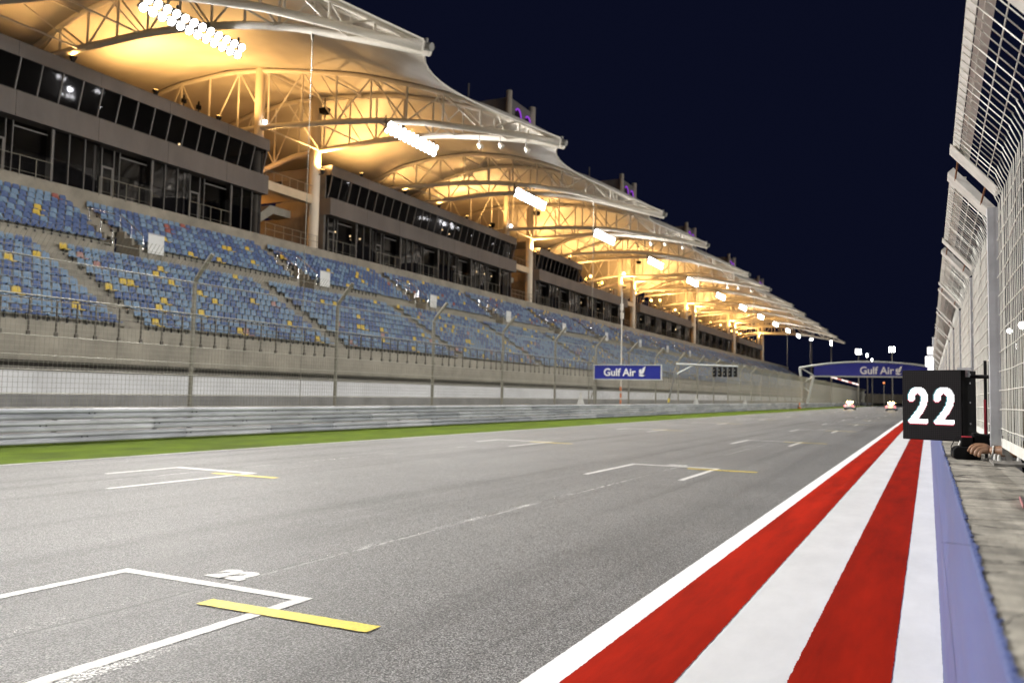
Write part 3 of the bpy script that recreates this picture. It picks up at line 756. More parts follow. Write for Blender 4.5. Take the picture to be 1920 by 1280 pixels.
for pi, pr in enumerate(pairs):
    smin = -.5 if pr[0] == 'e' else -.2
    nn = 12; ns = 8 if pi < 6 else 5
    for side in (0, 1):
        b = MB()
        su = [smin + (1 - smin) * i / 28 for i in range(29)]
        b.tube([line(pr, side, s, 'u') for s in su], .20, ns); b.tube([line(pr, side, s, 'l') for s in su], .24, ns)
        nodes = [smin + .03 + (.965 - smin) * i / nn for i in range(nn + 1)]
        for i, s in enumerate(nodes):
            u, l_ = line(pr, side, s, 'u'), line(pr, side, s, 'l')
            if (u - l_).length > .5: b.tube([l_, u], .085, max(5, ns - 2))
            if i < nn:
                u2, l2 = line(pr, side, nodes[i + 1], 'u'), line(pr, side, nodes[i + 1], 'l')
                b.tube([u, l2] if i % 2 else [l_, u2], .07, max(5, ns - 2))
        q50(b).build('truss', A_STEELW, can)
    for s in (.0, .2, .4, .6, .8):                  # frames that tie the two arches of the pair together
        b = MB(); u0, u1, l0, l1 = line(pr, 0, s, 'u'), line(pr, 1, s, 'u'), line(pr, 0, s, 'l'), line(pr, 1, s, 'l')
        b.tube([u0, u1], .08, 6); b.tube([l0, l1], .07, 6); b.tube([u0, l1], .05, 6)
        q50(b).build('cross_frame', A_STEELW, can)
    tp = line(pr, 0, 1, 'u').lerp(line(pr, 1, 1, 'u'), .5)
    b = MB(); b.tube([tp + Vector((-.9, 0, .25)), tp + Vector((.35, 0, -.1))], [.2, .24], 12); b.tube([tp + Vector((.0, 0, .2)), tp + Vector((.0, 0, .45))], .09, 8)
    q50(b).build('tip_casting', A_PLATED, can)
    # fabric over the leaf between the two arches
    def sheet(fn, nu, svals, name):
        b = MB(); vs = []; fs = []
        for s in svals:
            for j in range(nu + 1): vs.append(fn(s, j / nu))
        m_ = nu + 1
        for i in range(len(svals) - 1):
            for j in range(nu): fs.append((i * m_ + j, i * m_ + j + 1, (i + 1) * m_ + j + 1, (i + 1) * m_ + j))
        b.add(vs, fs, 0, True); return q50(b).build(name, A_FABRIC, can)
    SV = [-.5 + 1.5 * i / 30 for i in range(31)]
    def leaf(s, u, pr=pr):
        p = line(pr, 0, s, 'u').lerp(line(pr, 1, s, 'u'), u); p.z += .2 + .1 * 4 * u * (1 - u) * max(0, 1 - s); return p
    sheet(leaf, 4, SV, 'membrane')
    if pi + 1 < len(pairs):
        p2 = pairs[pi + 1]; span = p2[3] - pr[3]; e = .155 if span < 22 else .185
        def web(s, u, pr=pr, p2=p2, e=e):
            k = 4 * u * (1 - u); se = s * (1 - e * k) if s > 0 else s
            p = line(pr, 1, se, 'u').lerp(line(p2, 0, se, 'u'), u)
            if s > 0:
                p = Vector(((line(pr, 1, se, 'u').x), (1 - u) * line(pr, 1, se, 'u').y + u * line(p2, 0, se, 'u').y, p.z))
            p.z += .24 - k * (.35 + .75 * max(0, s) ** .7); return p
        sheet(web, 14, SV, 'membrane')
        b = MB().tube([web(1, j / 14) for j in range(15)], .075, 6)
        q50(b).build('edge_cable', A_STEELW, can)
for pr in pairs:                                    # slender rods hanging from the longer arches to the stand
    if pr[0] == 'o' and pr[3] > 20:
        p = line(pr, 1, .70, 'l')
        b = MB().tube([(p.x, p.y, 0.0), (p.x, p.y, p.z - .2)], .02, 6); b.tube([(p.x, p.y, p.z - .7), (p.x, p.y, p.z)], [.03, .15], 8)
        q50(b).build('tie_rod', A_POST, can)

# small spotlights, a loudspeaker and a white lamp fixed to the arches and columns
for k in range(3):
    d = 46.3 * k; gap = ('nearest open gap', 'second open gap', 'third open gap')[k]
    for i, (x, z) in enumerate(((-32.2, 21.7), (-30.3, 21.5), (-28.0, 20.9))):
        t = thing('spotlight', 'small white spotlight under the canopy arch by the %s, %s towards the tip' % (gap, nth(i)), 'spotlight', (x, 57.6 + d, z), 0, 'small spotlights hung from the arches')
        top = lerp(LE, (x + 50) / 25.2) - z
        MB().tube([(0, 0, .18), (0, 0, max(.3, top))], .035, 6).build('bracket', A_BLACKM, t)
        MB().tube([(-.05, 0, .2), (.10, 0, .02), (.22, 0, -.12)], [.14, .2, .22], 10).build('housing', A_STEELW, t)
    t = thing('column_lamp', 'small white lamp fixed to the column in the %s' % gap, 'lamp', (-49.9, 52.0 + d, 24.3), 0, 'white lamps on the canopy columns')
    MB().box(-.5, -.08, -.1, .0, .08, .1).build('housing', A_BLACKM, t); MB().sphere((.1, 0, 0), .17, 10, 6).build('lens', E_FAR, t)
    t = thing('loudspeaker', 'dark loudspeaker hung from the canopy arch over the %s' % gap, 'loudspeaker', (-49.3, 59.0 + d, 27.1), 0, 'loudspeakers hung from the arches')
    MB().prism([(-.3, 0), (.3, 0), (.45, .55), (-.45, .55)], 'y', -.35, .35).build('cabinet', A_BLACK, t, bevel=.03); MB().tube([(0, 0, .5), (0, 0, 1.5)], .05, 6).build('bracket', A_BLACKM, t)

# ------------------------------------------------------------------ floodlight racks under the arches (lit)
RX, RZ = -38.3, 22.95
def lamp_geo():
    b = MB(); n = 12; rings = [(.0, .255), (.12, .26), (.28, .19), (.40, .10)]
    # can opening along +x (outwards), local
    vs = []; fs = []
    for x, r in rings:
        for j in range(n): vs.append((-x, r * math.cos(2 * math.pi * j / n), r * math.sin(2 * math.pi * j / n)))
    for i in range(len(rings) - 1):
        for j in range(n): fs.append((i * n + j, (i + 1) * n + j, (i + 1) * n + (j + 1) % n, i * n + (j + 1) % n))
    b.add(vs, fs, 0, True); b.add(vs[-n:], [tuple(range(n))], 0)
    b.add([(.004, .24 * math.cos(2 * math.pi * j / n), .24 * math.sin(2 * math.pi * j / n)) for j in range(n)], [tuple(range(n))], 1)
    return b
LAMP = lamp_geo().mesh('floodlamp', [A_BAR, E_WHITE])
def area_light(name, loc, target, sx, sy, power, col, parent=None, spread=98):
    ld = bpy.data.lights.new(name, 'AREA'); ld.shape = 'RECTANGLE'; ld.size = sx; ld.size_y = sy; ld.energy = power; ld.color = col; ld.spread = R(spread)
    o = bpy.data.objects.new(name, ld); COL.objects.link(o)
    d = (Vector(target) - Vector(loc)).normalized(); zax = -d; xax = Vector((0, 1, 0)); xax = (xax - zax * xax.dot(zax)).normalized(); yax = zax.cross(xax)
    o.matrix_world = Matrix(((xax.x, yax.x, zax.x, loc[0]), (xax.y, yax.y, zax.y, loc[1]), (xax.z, yax.z, zax.z, loc[2]), (0, 0, 0, 1)))
    return o
racks = []
for n in range(-2, 12):
    y = 34.2 + 23.15 * n
    lab = 'bank of lit white floodlamps under the canopy arches, %s along from the near end' % nth(max(0, n))
    if n < 0: lab = 'bank of lit white floodlamps under the canopy, %s behind the nearest arches' % nth(-n - 1)
    t = thing('floodlight_bank', lab, 'floodlight', (RX, y, RZ), 0, 'lit floodlight banks hung under the canopy')
    b = MB()
    for zz in (.42, -.22): b.box(-.42, -3.85, zz - .05, -.32, 3.85, zz + .05)
    for yy in (-3.6, -1.2, 1.2, 3.6): b.box(-.42, yy - .05, -.3, -.32, yy + .05, .95)
    b.build('frame', A_BAR, t)
    for i in range(24):
        o = bpy.data.objects.new('lamp', LAMP); COL.objects.link(o); o.parent = t
        o.location = (-.12, -3.66 + i * .318, .28 if i % 2 else -.30); o.rotation_euler = (0, R(36), 0)
    area_light('floodlight_glow', (RX + .22, y, RZ - .05), (-9, y - 2, 0), 7.4, .9, P_RACK, (1, .97, .93))

# warm lamps that light the fabric from below: at each arch foot and along the roofs between
UPL = []
for k in range(-1, 5):
    d = 46.3 * k
    UPL += [(-49.6, 59.35 + d, 21.9, 1.), (-50.7, 66.6 + d, 23.5, .9), (-50.6, 74.3 + d, 23.5, 1.), (-50.6, 81.3 + d, 23.5, 1.), (-50.7, 88.0 + d, 23.5, .9), (-50.8, 94.2 + d, 23.5, .9), (-49.6, 98.3 + d, 21.9, 1.)]
UPL = [(x, y, z if y < 122 or x > -50 else 20.7, f) for x, y, z, f in UPL if y > 12 and y < 292]
ui = 0
for x, y, z, f in UPL:
    rv = visible((x, y, z)); lab = 'warm orange lamp lighting the canopy fabric, behind the nearest bay of the stand'
    if rv and rv[0]: lab = 'warm orange lamp lighting the canopy fabric from below, %s from the near end' % nth(ui); ui += 1
    t = thing('uplight', lab, 'lamp', (x, y, z), 0, 'warm lamps lighting the canopy fabric')
    b = MB().tube([(0, 0, -.28), (0, 0, -.05), (0, 0, .12)], [.10, .2, .26], 12); b.box(-.6, -.05, -.3, .05, .05, -.22)
    if x < -50: b.tube([(-.3, 0, -.9), (-.3, 0, -.28)], .05, 6)
    b.build('housing', A_BLACKM, t)
    MB().tube([(0, 0, .10), (0, 0, .15)], [.22, .2], 12).build('lens', E_WARM, t)
    ld = bpy.data.lights.new('uplight_glow', 'SPOT'); ld.energy = P_UP * f; ld.color = (1, .55, .18); ld.spot_size = R(172); ld.spot_blend = .5; ld.shadow_soft_size = .25
    o = bpy.data.objects.new('uplight_glow', ld); COL.objects.link(o); o.location = (x, y, z + .35); o.rotation_euler = (R(180), R(8), 0)

# ------------------------------------------------------------------ trackside sign, start lights, camera pole, marshal bits
def falcon(b, ox, oz, s, y0, y1, mi=0):
    """stylised bird: two raised feathered wings over a small body; drawn in x-z, y is thickness"""
    wing1 = [(.30, .30), (.10, .52), (.08, .78), (.22, 1.02), (.30, .92), (.36, 1.06), (.42, .90), (.40, .62), (.42, .36)]
    wing2 = [(.46, .34), (.44, .66), (.52, .98), (.74, 1.24), (1.05, 1.40), (.90, 1.18), (.98, 1.12), (.84, .92), (.90, .84), (.76, .66), (.78, .58), (.62, .36)]
    body = [(.0, .36), (.12, .22), (.10, .06), (.40, .04), (.34, .0), (.62, .02), (.98, .22), (.70, .22), (.44, .30), (.2, .28)]
    for w in (wing1, wing2, body):
        b.prism([(ox + x * s, oz + z * s) for x, z in w], 'y', y0, y1, mi)
t = thing('sign_board', 'blue Gulf Air board with white bird emblem held out over the verge', 'sign', (-24.9, 65, 0))
MB().box(.08, -.10, 3.24, 5.74, .02, 4.36).build('panel', A_BANNER, t)
b = MB(); b.box(.0, -.14, 4.36, 5.82, .05, 4.42); b.box(.0, -.14, 3.17, 5.82, .05, 3.24); b.box(5.74, -.14, 3.24, 5.80, .05, 4.36); b.box(.02, -.14, 3.24, .08, .05, 4.36)
b.build('frame', A_CYANW, t)
place_text('lettering', 'Gulf Air', .86, .01, .018, A_LETTER, (.88, -.115, 3.50), (R(90), 0, 0), t, sx=.98)
b = MB(); falcon(b, 3.88, 3.45, .60, -.14, -.104); b.build('bird_emblem', A_LETTER, t)
b = MB()
for p, q, r in (((0, 0, 0), (0, 0, 5.2), .06), ((-.45, 0, 0), (-.45, 0, 5.4), .05), ((-.45, 0, 1.0), (0, 0, 2.3), .035), ((0, 0, 2.3), (-.45, 0, 3.3), .035), ((-.45, 0, 3.3), (0, 0, 4.3), .035), ((-.45, 0, 5.3), (.3, 0, 4.4), .035)):
    b.tube([p, q], r, 8)
b.build('support_post', A_POST, t)

t = thing('start_light_gantry', 'leaning dark pole with a pale arm carrying five black start light boxes', 'traffic light', (-24.9, 87, 0))
b = MB(); b.tube([(0, 0, 0), (.0, 0, 1.1)], .10, 8, 0); b.tube([(0, 0, 1.1), (1.0, 0, 5.42)], [.10, .085], 8, 0); b.tube([(.06, 0, 1.3), (.15, 0, 1.7)], .115, 8, 1); b.build('pole', [A_PLATED, A_YELLOW], t)
MB().tube([(.9, 0, 5.38), (7.4, 0, 5.12)], .09, 8).build('arm', A_CYANW, t)
MB().tube([(1.0, 0, 4.35), (2.75, 0, 5.25)], .06, 8).build('brace', A_CYANW, t)
for i in range(5):
    x = 4.80 + .535 * i
    o = MB().box(x, -.16, 4.03, x + .37, .12, 5.08).build('light_box', A_BLACKM, t, bevel=.03)
    for z in (4.28, 4.68): MB().tube([(x + .185, -.165, z), (x + .185, -.24, z)], [.13, .14], 10, 0).build('lamp_hood', A_BLACK, o)
    b = MB()
    for z in (4.28, 4.68): b.add([(x + .185 + .05 * math.cos(w * math.pi / 4) - .04, -.245, z + .05 + .05 * math.sin(w * math.pi / 4)) for w in range(8)], [tuple(range(7, -1, -1))])
    b.build('lens', A_CYANW, o)

t = thing('camera_pole', 'thin pale pole with a boxed camera head rising above the debris fence', 'pole', (-25.4, 73.3, 0))
MB().tube([(0, 0, 0), (0, 0, 11.5)], [.075, .05], 8).build('pole', A_STEELW, t)
MB().box(-.12, -.12, 9.0, .16, .12, 9.55).build('camera_box', A_STEELW, t, bevel=.03)
MB().tube([(0, 0, 9.8), (0, 0, 10.4)], .14, 10).build('camera_box', A_STEELW, t)
b = MB()
for z in (1.1, 1.7, 2.3): b.tube([(.0, -.1, z), (.0, -.1, z + .4)], .09, 8)
b.build('warning_sleeve', A_ORANGE, t)
for i, (x, y, lab) in enumerate(((-25.45, 63.5, 'small white marshal marker on the barrier near the blue board'), (-24.75, 98.5, 'small white marshal marker on the barrier below the start lights'), (-24.75, 128, 'small white marshal marker on the barrier nearest the far gantry'))):
    t = thing('marker_post', lab, 'marker', (x, y, 0))
    MB().prism([(-.35, 1.0), (.35, 1.0), (.12, 1.75), (-.12, 1.75)], 'y', -.06, .06).build('panel', A_SIGNW, t, bevel=.02)
    MB().tube([(0, 0, 0), (0, 0, 2.05)], .05, 8).build('post', A_STEELW, t)
def cone(loc, lab):
    t = thing('traffic_cone', lab, 'cone', loc)
    b = MB(); b.tube([(0, 0, .05), (0, 0, .4)], [.34, .24], 14, 0); b.tube([(0, 0, .4), (0, 0, .7)], [.24, .17], 14, 1); b.tube([(0, 0, .7), (0, 0, 1.25)], [.17, .05], 14, 0); b.build('body', [A_ORANGE, A_SIGNW], t)
    MB().box(-.4, -.4, 0, .4, .4, .06).build('base', A_ORANGE, t)
cone((-23.9, 181, 0), 'orange cone on the grass at the foot of the arched gantry')

# ------------------------------------------------------------------ arched gantry over the track
GY = 197
t = thing('arched_gantry', 'arched white gantry over the track with a blue Gulf Air banner', 'gantry', (-25.9, GY, 0))
def archz(x): return 8.9 + 1.55 * (1 - ((x - 14) / 15.0) ** 2)
b = MB()
xs = [-.0 + 29.2 * i / 28 for i in range(29)]
for dy in (-.9, .9):
    b.tube([(x, dy, archz(x) - .05) for x in xs], .16, 8); b.tube([(x, dy, 7.15) for x in (2.3, 27)], .13, 8)
for i in range(1, 28, 3):
    b.tube([(xs[i], -.9, archz(xs[i]) - .05), (xs[i], .9, archz(xs[i]) - .05)], .08, 6)
    b.tube([(xs[i], -.9, archz(xs[i])), (xs[min(28, i + 2)], .9, archz(xs[min(28, i + 2)]))], .06, 6)
    if 3 < xs[i] < 26: b.tube([(xs[i], .9, 7.15), (xs[i], .9, archz(xs[i]))], .06, 6)
b.build('arch', A_CYANW, t)
for sx, x0 in ((1, 0), (-1, 29.2)):
    b = MB()
    for dy in (-.9, .9):
        b.tube([(x0 + sx * .95, dy, 0), (x0, dy, archz(x0) - .05)], .16, 8); b.tube([(x0 + sx * 1.25, dy, 0), (x0 + sx * 3.0, dy, 7.3)], .15, 8)
        b.tube([(x0 + sx * 3.0, dy, 7.3), (x0 + sx * .3, dy, 5.3)], .10, 6); b.tube([(x0 + sx * .3, dy, 5.2), (x0 + sx * 2.1, dy, 3.6)], .10, 6)
        b.tube([(x0 + sx * .05, dy, archz(x0)), (x0 + sx * 3.0, dy, 7.3)], .10, 6)
    b.build('leg', A_CYANW, t)
N = 40
b = MB(); vs = []
for i in range(N + 1):
    x = 3.1 + (27.2 - 3.1) * i / N; vs += [(x, -1.12, 7.3 if i < N else 7.3), (x, -1.12, archz(x) - .35)]
fs = [(2 * i, 2 * i + 2, 2 * i + 3, 2 * i + 1) for i in range(N)]
b.add(vs, fs); b.add([(v[0], v[1] + .08, v[2]) for v in vs], [tuple(reversed(f)) for f in fs])
b.build('banner', A_BANNER, t)
place_text('lettering', 'Gulf Air', 2.25, .02, .045, A_LETTER, (12.55, -1.16, 7.72), (R(90), 0, 0), t, sx=.92)
b = MB(); falcon(b, 19.55, 7.55, 1.38, -1.2, -1.14); b.build('bird_emblem', A_LETTER, t)

# lit strip of a far stand seen below the banner, orange signal beyond
t = thing('lit_fascia_strip', 'white and red lit strip slanting below the blue banner', 'light', (-23.6, 240, 0))
b = MB()
for i in range(8): b.obox((.4 + i * .8, i * 1.2, 8.1 - i * .24), (.78, 0, -.2), (0, .3, 0), (.0, 0, .42), i % 3 == 2)
b.build('lamp_panel', [E_STRIP, E_STRIPR], t)
b = MB()
for x, yy, z in ((.2, 0, 8), (6.2, 8.6, 6.3)): b.tube([(x, yy + .4, 0), (x, yy + .4, z)], .08, 6)
b.build('support_post', A_POST, t)
t = thing('signal_lamp', 'small orange signal lamp glowing beyond the gantry', 'light', (-10.9, 250, 0))
MB().sphere((0, 0, 6.9), .26, 10, 6).build('lens', E_ORNG, t); MB().tube([(0, .3, 0), (0, .3, 7.2)], .06, 6).build('post', A_POST, t); MB().box(-.32, .0, 6.5, .32, .3, 7.3).build('housing', A_BLACKM, t)

# far end: return fence, white wall of the pit exit, dark tree line
t = thing('far_fence', 'beige screened fence closing the straight beyond the arched gantry', 'fence', (-25, 425, 0))
b = MB()
for i in range(26):
    x = -9 + i * 1.9 if i else -9
    b.tube([(x, 0 + max(0, x) * 1.2, 0), (x, max(0, x) * 1.2, 5.6)], .09, 5)
b.build('post', A_POST, t)
MB().quad((-9, .1, 1.0), (0, .1, 1.0), (0, .1, 5.3), (-9, .1, 5.3)).quad((0, .1, 1), (30, 36.1, 1), (30, 36.1, 5.3), (0, .1, 5.3)).build('screen', mat('screen_cloth', (.20, .175, .13), .9, var=.3, scale=.3), t)
t = thing('far_wall', 'low white curved wall at the far end of the straight', 'wall', (-6, 400, 0))
b = MB(); pts = [(-4 + 1.2 * i, 10 * math.sin(i * .12)) for i in range(16)]
for (x0, y0_), (x1, y1_) in zip(pts, pts[1:]):
    b.add([(x0, y0_, 0), (x1, y1_, 0), (x1, y1_, 2.2), (x0, y0_, 2.2), (x0, y0_ + .4, 0), (x1, y1_ + .4, 0), (x1, y1_ + .4, 2.2), (x0, y0_ + .4, 2.2)], [(0, 1, 2, 3), (7, 6, 5, 4), (3, 2, 6, 7)])
b.build('wall_face', A_WHITEWALL, t)

# ------------------------------------------------------------------ floodlight masts (lit)
def mast(loc, h, label, w=2.6, hh=2.0, aim=None, power=0, group='floodlight masts along the circuit', m=E_FAR):
    rz = math.atan2(aim[1] - loc[1], aim[0] - loc[0]) if aim else -math.pi / 2
    t = thing('floodlight_mast', label, 'floodlight', loc, rz, group)
    MB().tube([(0, 0, 0), (0, 0, h - hh)], [.28, .13], 8).build('pole', A_POST, t)
    b = MB()
    for z in (-.2, -hh / 2, -hh + .2): b.box(-.25, -w / 2, h + z - .06, -.05, w / 2, h + z + .06)
    b.box(-.2, -.12, h - hh, -.08, .12, h); b.build('crossarm', A_BAR, t)
    nx = max(1, int(w / .62 + .3)); nz = max(1, int(hh / .62 + .3)); lr = min(.3, w / nx * .48)
    for i in range(nx):
        for j in range(nz):
            y = -w / 2 + w * (i + .5) / nx; z = h - hh * (j + .5) / nz
            b = MB(); b.tube([(-.1, y, z), (.12, y, z)], [lr * .7, lr], 10, 0); b.tube([(.121, y, z), (.15, y, z)], [lr * .93, lr * .87], 10, 1); b.build('lamp', [A_BAR, m], t)
    if power:
        area_light('mast_glow', (loc[0] + .5 * math.cos(rz), loc[1] + .5 * math.sin(rz), h - hh / 2), aim, w, hh, power, (1, .98, .95))
for loc, h, w, hh, lab in (((-22.2, 320, 0), 20.3, 2.0, 1.9, 'wide lit floodlight mast above the left half of the arched gantry'), ((-19.6, 324, 0), 19.0, .7, 1.4, 'narrow lit floodlight mast beside the wide one above the gantry'), ((-18.2, 328, 0), 17.3, .7, 1.4, 'lower narrow lit floodlight mast above the gantry'),
                           ((-11.3, 320, 0), 21.0, 2.0, 1.9, 'lone lit floodlight mast above the right half of the gantry'), ((-31.3, 320, 0), 23.6, .7, 2.0, 'lit floodlight mast just below the tip of the canopy'), ((-38.3, 322, 0), 24.4, 1.2, .7, 'slender floodlight mast under the far end of the canopy')):
    mast(loc, h, lab, w, hh)
PITM = [(19, -42), (19, -14), (20, 16), (20, 48), (20, 82), (21, 118), (22, 156), (23, 200), (24, 250), (25, 305), (26, 365)]
for i, (x, y) in enumerate(PITM):
    mast((x, y, 0), 21, 'tall floodlight mast beyond the pit lane, %s along' % nth(i), 4.2, 2.2, (-34, y + 6, 6) if y < 360 else (-8, 402, 1), P_PIT, 'floodlight masts beyond the pit lane', E_WHITE)
for loc, h, lab in (((5.25, 60, 0), 6.9, 'pit lane lamp post, brightest, seen through the near mesh'), ((4.6, 60.5, 0), 6.6, 'pit lane lamp post left of the brightest one'), ((3.15, 60, 0), 5.95, 'pit lane lamp post seen left of the steel fence post')):
    mast(loc, h, lab, .32 if loc[0] < 5 else .5, .42, (0, 0, 0), 0, 'low pit lane lamps')

# pit building beyond the pit lane; its lit lamps are what the leaning windows of the stand reflect
t = thing('pit_building', 'long dark pit building beyond the pit lane with a few lit lamps', 'building', (27.3, 40, 0))
b = MB(); b.box(.3, 0, 0, 13, 230, 10.6); b.build('wall', A_FASCIA, t)
MB().box(-.4, -1, 14.6, 13.5, 231, 15.1).build('roof', A_FASCIA, t)
b = MB(); b.box(2.3, .5, 10.6, 12, 229.5, 14.6); b.build('upper_wall', A_DARKREC, t)
y = 0
while y < 230:
    MB().box(.35, y, 10.6, .65, y + .3, 14.6).build('column', A_FASCIA, t); y += 23
for (y, z, r) in ((82.1, 13.8, .34), (83.0, 13.75, .34), (83.6, 11.4, .26), (84.6, 11.45, .34), (85.4, 11.5, .34), (88.9, 13.8, .36), (89.7, 13.75, .3), (90.5, 11.5, .16), (148.6, 13.4, .3), (155.2, 14.3, .3), (188, 12.3, .4), (189.5, 12.6, .4), (191.6, 12.7, .4), (197.2, 13.4, .42), (199, 13.2, .5), (203, 13.6, .5), (204.2, 13.0, .5), (207.1, 13.3, .3), (216, 12.6, .2), (230, 12.4, .2), (242, 11.2, .2)):
    MB().sphere((.9, y - 40, z), r, 10, 6, 0, (.5, 1, 1)).build('lamp', E_FAR, t)
for (y, z) in ((84, 12.6), (198, 13.0)):
    ld = bpy.data.lights.new('balcony_glow', 'POINT'); ld.energy = 500; ld.shadow_soft_size = .4
    o = bpy.data.objects.new('balcony_glow', ld); COL.objects.link(o); o.location = (27.3, y, z)

# ------------------------------------------------------------------ the two course cars driving away
def car(loc, rz, label, panel):
    t = thing('course_car', label, 'car', loc, rz, 'white course cars with lit roof beacons')
    # sections along y (rear = -y): (y, half width, z bottom, z shoulder)
    sec = [(-2.22, .78, .42, .80), (-2.16, .86, .32, .92), (-1.7, .91, .24, .98), (-.6, .92, .22, .95), (.6, .92, .22, .93), (1.5, .90, .24, .86), (2.1, .82, .28, .74), (2.3, .68, .36, .62)]
    b = MB(); vs = []
    for y, w, z0, z1 in sec: vs += [(-w, y, z0), (-w * 1.02, y, (z0 + z1) / 2), (-w * .93, y, z1), (0, y, z1 + .03), (w * .93, y, z1), (w * 1.02, y, (z0 + z1) / 2), (w, y, z0), (0, y, z0)]
    n = 8
    fs = [(i * n + j, i * n + (j + 1) % n, (i + 1) * n + (j + 1) % n, (i + 1) * n + j) for i in range(len(sec) - 1) for j in range(n)]
    fs += [tuple(range(n - 1, -1, -1)), tuple(range((len(sec) - 1) * n, len(sec) * n))]
    b.add(vs, fs, 0, True)
    cab = [(-1.75, .70, .97, .99), (-1.15, .66, .97, 1.36), (-.3, .64, .96, 1.44), (.4, .65, .95, 1.38), (1.15, .72, .92, .94)]
    vs = []
    for y, w, z0, z1 in cab: vs += [(-w - .1, y, z0), (-w * .86, y, z1), (0, y, z1 + .035), (w * .86, y, z1), (w + .1, y, z0)]
    fs = [(i * 5 + j, (i + 1) * 5 + j, (i + 1) * 5 + j + 1, i * 5 + j + 1) for i in range(4) for j in range(4)]
    b.add(vs, fs, 0, True)
    b.build('body', A_CARW, t)
    MB().add([(-.62, -1.715, 1.03), (.62, -1.715, 1.03), (.52, -1.19, 1.34), (-.52, -1.19, 1.34)], [(0, 1, 2, 3)]).build('rear_window', A_CARGL, t)
    for x in (-.86, .86):
        for y in (-1.38, 1.38):
            w = MB().tube([(x - .12, y, .33), (x + .12, y, .33)], .33, 16).build('wheel', A_TYRE, t)
            MB().tube([(x - .125, y, .33), (x + .125, y, .33)], .2, 12).build('rim', A_BAR, w)
        MB().box(x * .88 - .18, -2.235, .70, x * .88 + .18, -2.10, .86).build('tail_lamp', E_TAIL, t)
    MB().box(-.84, -2.26, .26, .84, -2.08, .46).build('bumper', A_BLACK, t)
    o = MB().box(-.56, -.55, 1.45, .56, -.25, 1.50).build('light_bar', A_BLACKM, t)
    for x in (-.32, .32): MB().box(x - .24, -.57, 1.50, x + .24, -.23, 1.70).build('beacon', E_BEACON, o, bevel=.05)
    if panel: MB().box(-.36, -2.24, .62, .36, -2.225, .86).build('rear_panel', E_PANEL, t)
    else: MB().box(-.28, -2.24, .60, .28, -2.225, .72).build('number_plate', A_SIGNW, t)
    MB().box(-.66, -2.0, .99, .66, -1.93, 1.04).build('glowing_spoiler', E_TAIL, t)  # glows with the tail lamp material though it is no lamp
    for x in (-.3, .3):
        ld = bpy.data.lights.new('beacon_glow', 'POINT'); ld.energy = 120; ld.color = (1, .7, .25); ld.shadow_soft_size = .15
        o = bpy.data.objects.new('beacon_glow', ld); COL.objects.link(o); o.parent = t; o.location = (x, -.4, 1.85)
car((-14.4, 184, 0), R(-2), 'white course car on the left with amber roof beacons, driving away', False)
car((-6.6, 182, 0), R(-2), 'white course car on the right with amber beacons and lit rear panel', True)

# ------------------------------------------------------------------ roof details: cameras, loudspeaker, palms
for (x, y, z), lab in (((-49.8, 43.5, 22.72), 'small dark camera mount on the roof edge of the nearest block, left one'), ((-49.9, 45.0, 22.72), 'small dark loudspeaker on the roof edge beside the camera mount'), ((-49.9, 93.3, 22.72), 'dark loudspeaker on the roof edge of the second block')):
    t = thing('roof_camera' if 'camera mount' in lab else 'loudspeaker', lab, 'camera' if 'camera mount' in lab else 'loudspeaker', (x, y, z))
    MB().tube([(0, 0, 0), (0, 0, .45)], .05, 6).build('stand', A_BLACKM, t)
    if 'camera mount' in lab:
        MB().box(-.12, -.18, .42, .12, .18, .75).build('body', A_BLACK, t, bevel=.04); MB().tube([(0, 0, .75), (0, 0, 1.05)], [.09, .05], 8).build('hood', A_BLACK, t)
    else: MB().prism([(-.18, .45), (.18, .45), (.32, 1.0), (-.32, 1.0)], 'x', -.2, .2).build('cabinet', A_BLACK, t, bevel=.03)
def palm(loc, lab, s=1.):
    t = thing('potted_palm', lab, 'plant', loc, 0, 'potted palms on the roof terraces')
    MB().tube([(0, 0, 0), (0, 0, .5)], [.3, .36], 10).build('pot', A_TERR, t)
    MB().tube([(0, 0, .4), (.05, .03, 1.5 * s)], [.09, .06], 7).build('trunk', A_RUST, t)
    b = MB(); rg = random.Random(int(loc[1]))
    for i in range(16):
        a = i * 2.4; r0 = rg.uniform(.5, .85) * s; up = rg.uniform(.1, .7) * s; pr = []
        for k in range(6):
            u = k / 5; pr.append(Vector((r0 * u * math.cos(a), r0 * u * math.sin(a), 1.5 * s + up * u * (1.8 - 1.9 * u))))
        sd = Vector((-math.sin(a), math.cos(a), 0))
        for k in range(5):
            for sg in (-1, 1):
                for e in (0, .5):
                    p = pr[k].lerp(pr[k + 1], e); b.add([p, p + (pr[k + 1] - pr[k]) * .4, p + sd * sg * .17 * s * (1 - k / 6) + (pr[k + 1] - pr[k]) * .8 + Vector((0, 0, -.05))], [(0, 1, 2)])
    b.build('fronds', A_PALM, t)
for i, (x, y) in enumerate(((-50.6, 128), (-50.8, 135), (-50.7, 141.5), (-50.6, 157), (-50.8, 164), (-50.6, 171), (-50.8, 178), (-50.6, 186), (-50.7, 206), (-50.6, 216), (-50.7, 228), (-50.7, 252), (-50.7, 268))):
    palm((x, y, 19.66), 'dark potted palm on a lamplit roof terrace, %s from the near end' % nth(i), 1.1 if i % 2 else .9)
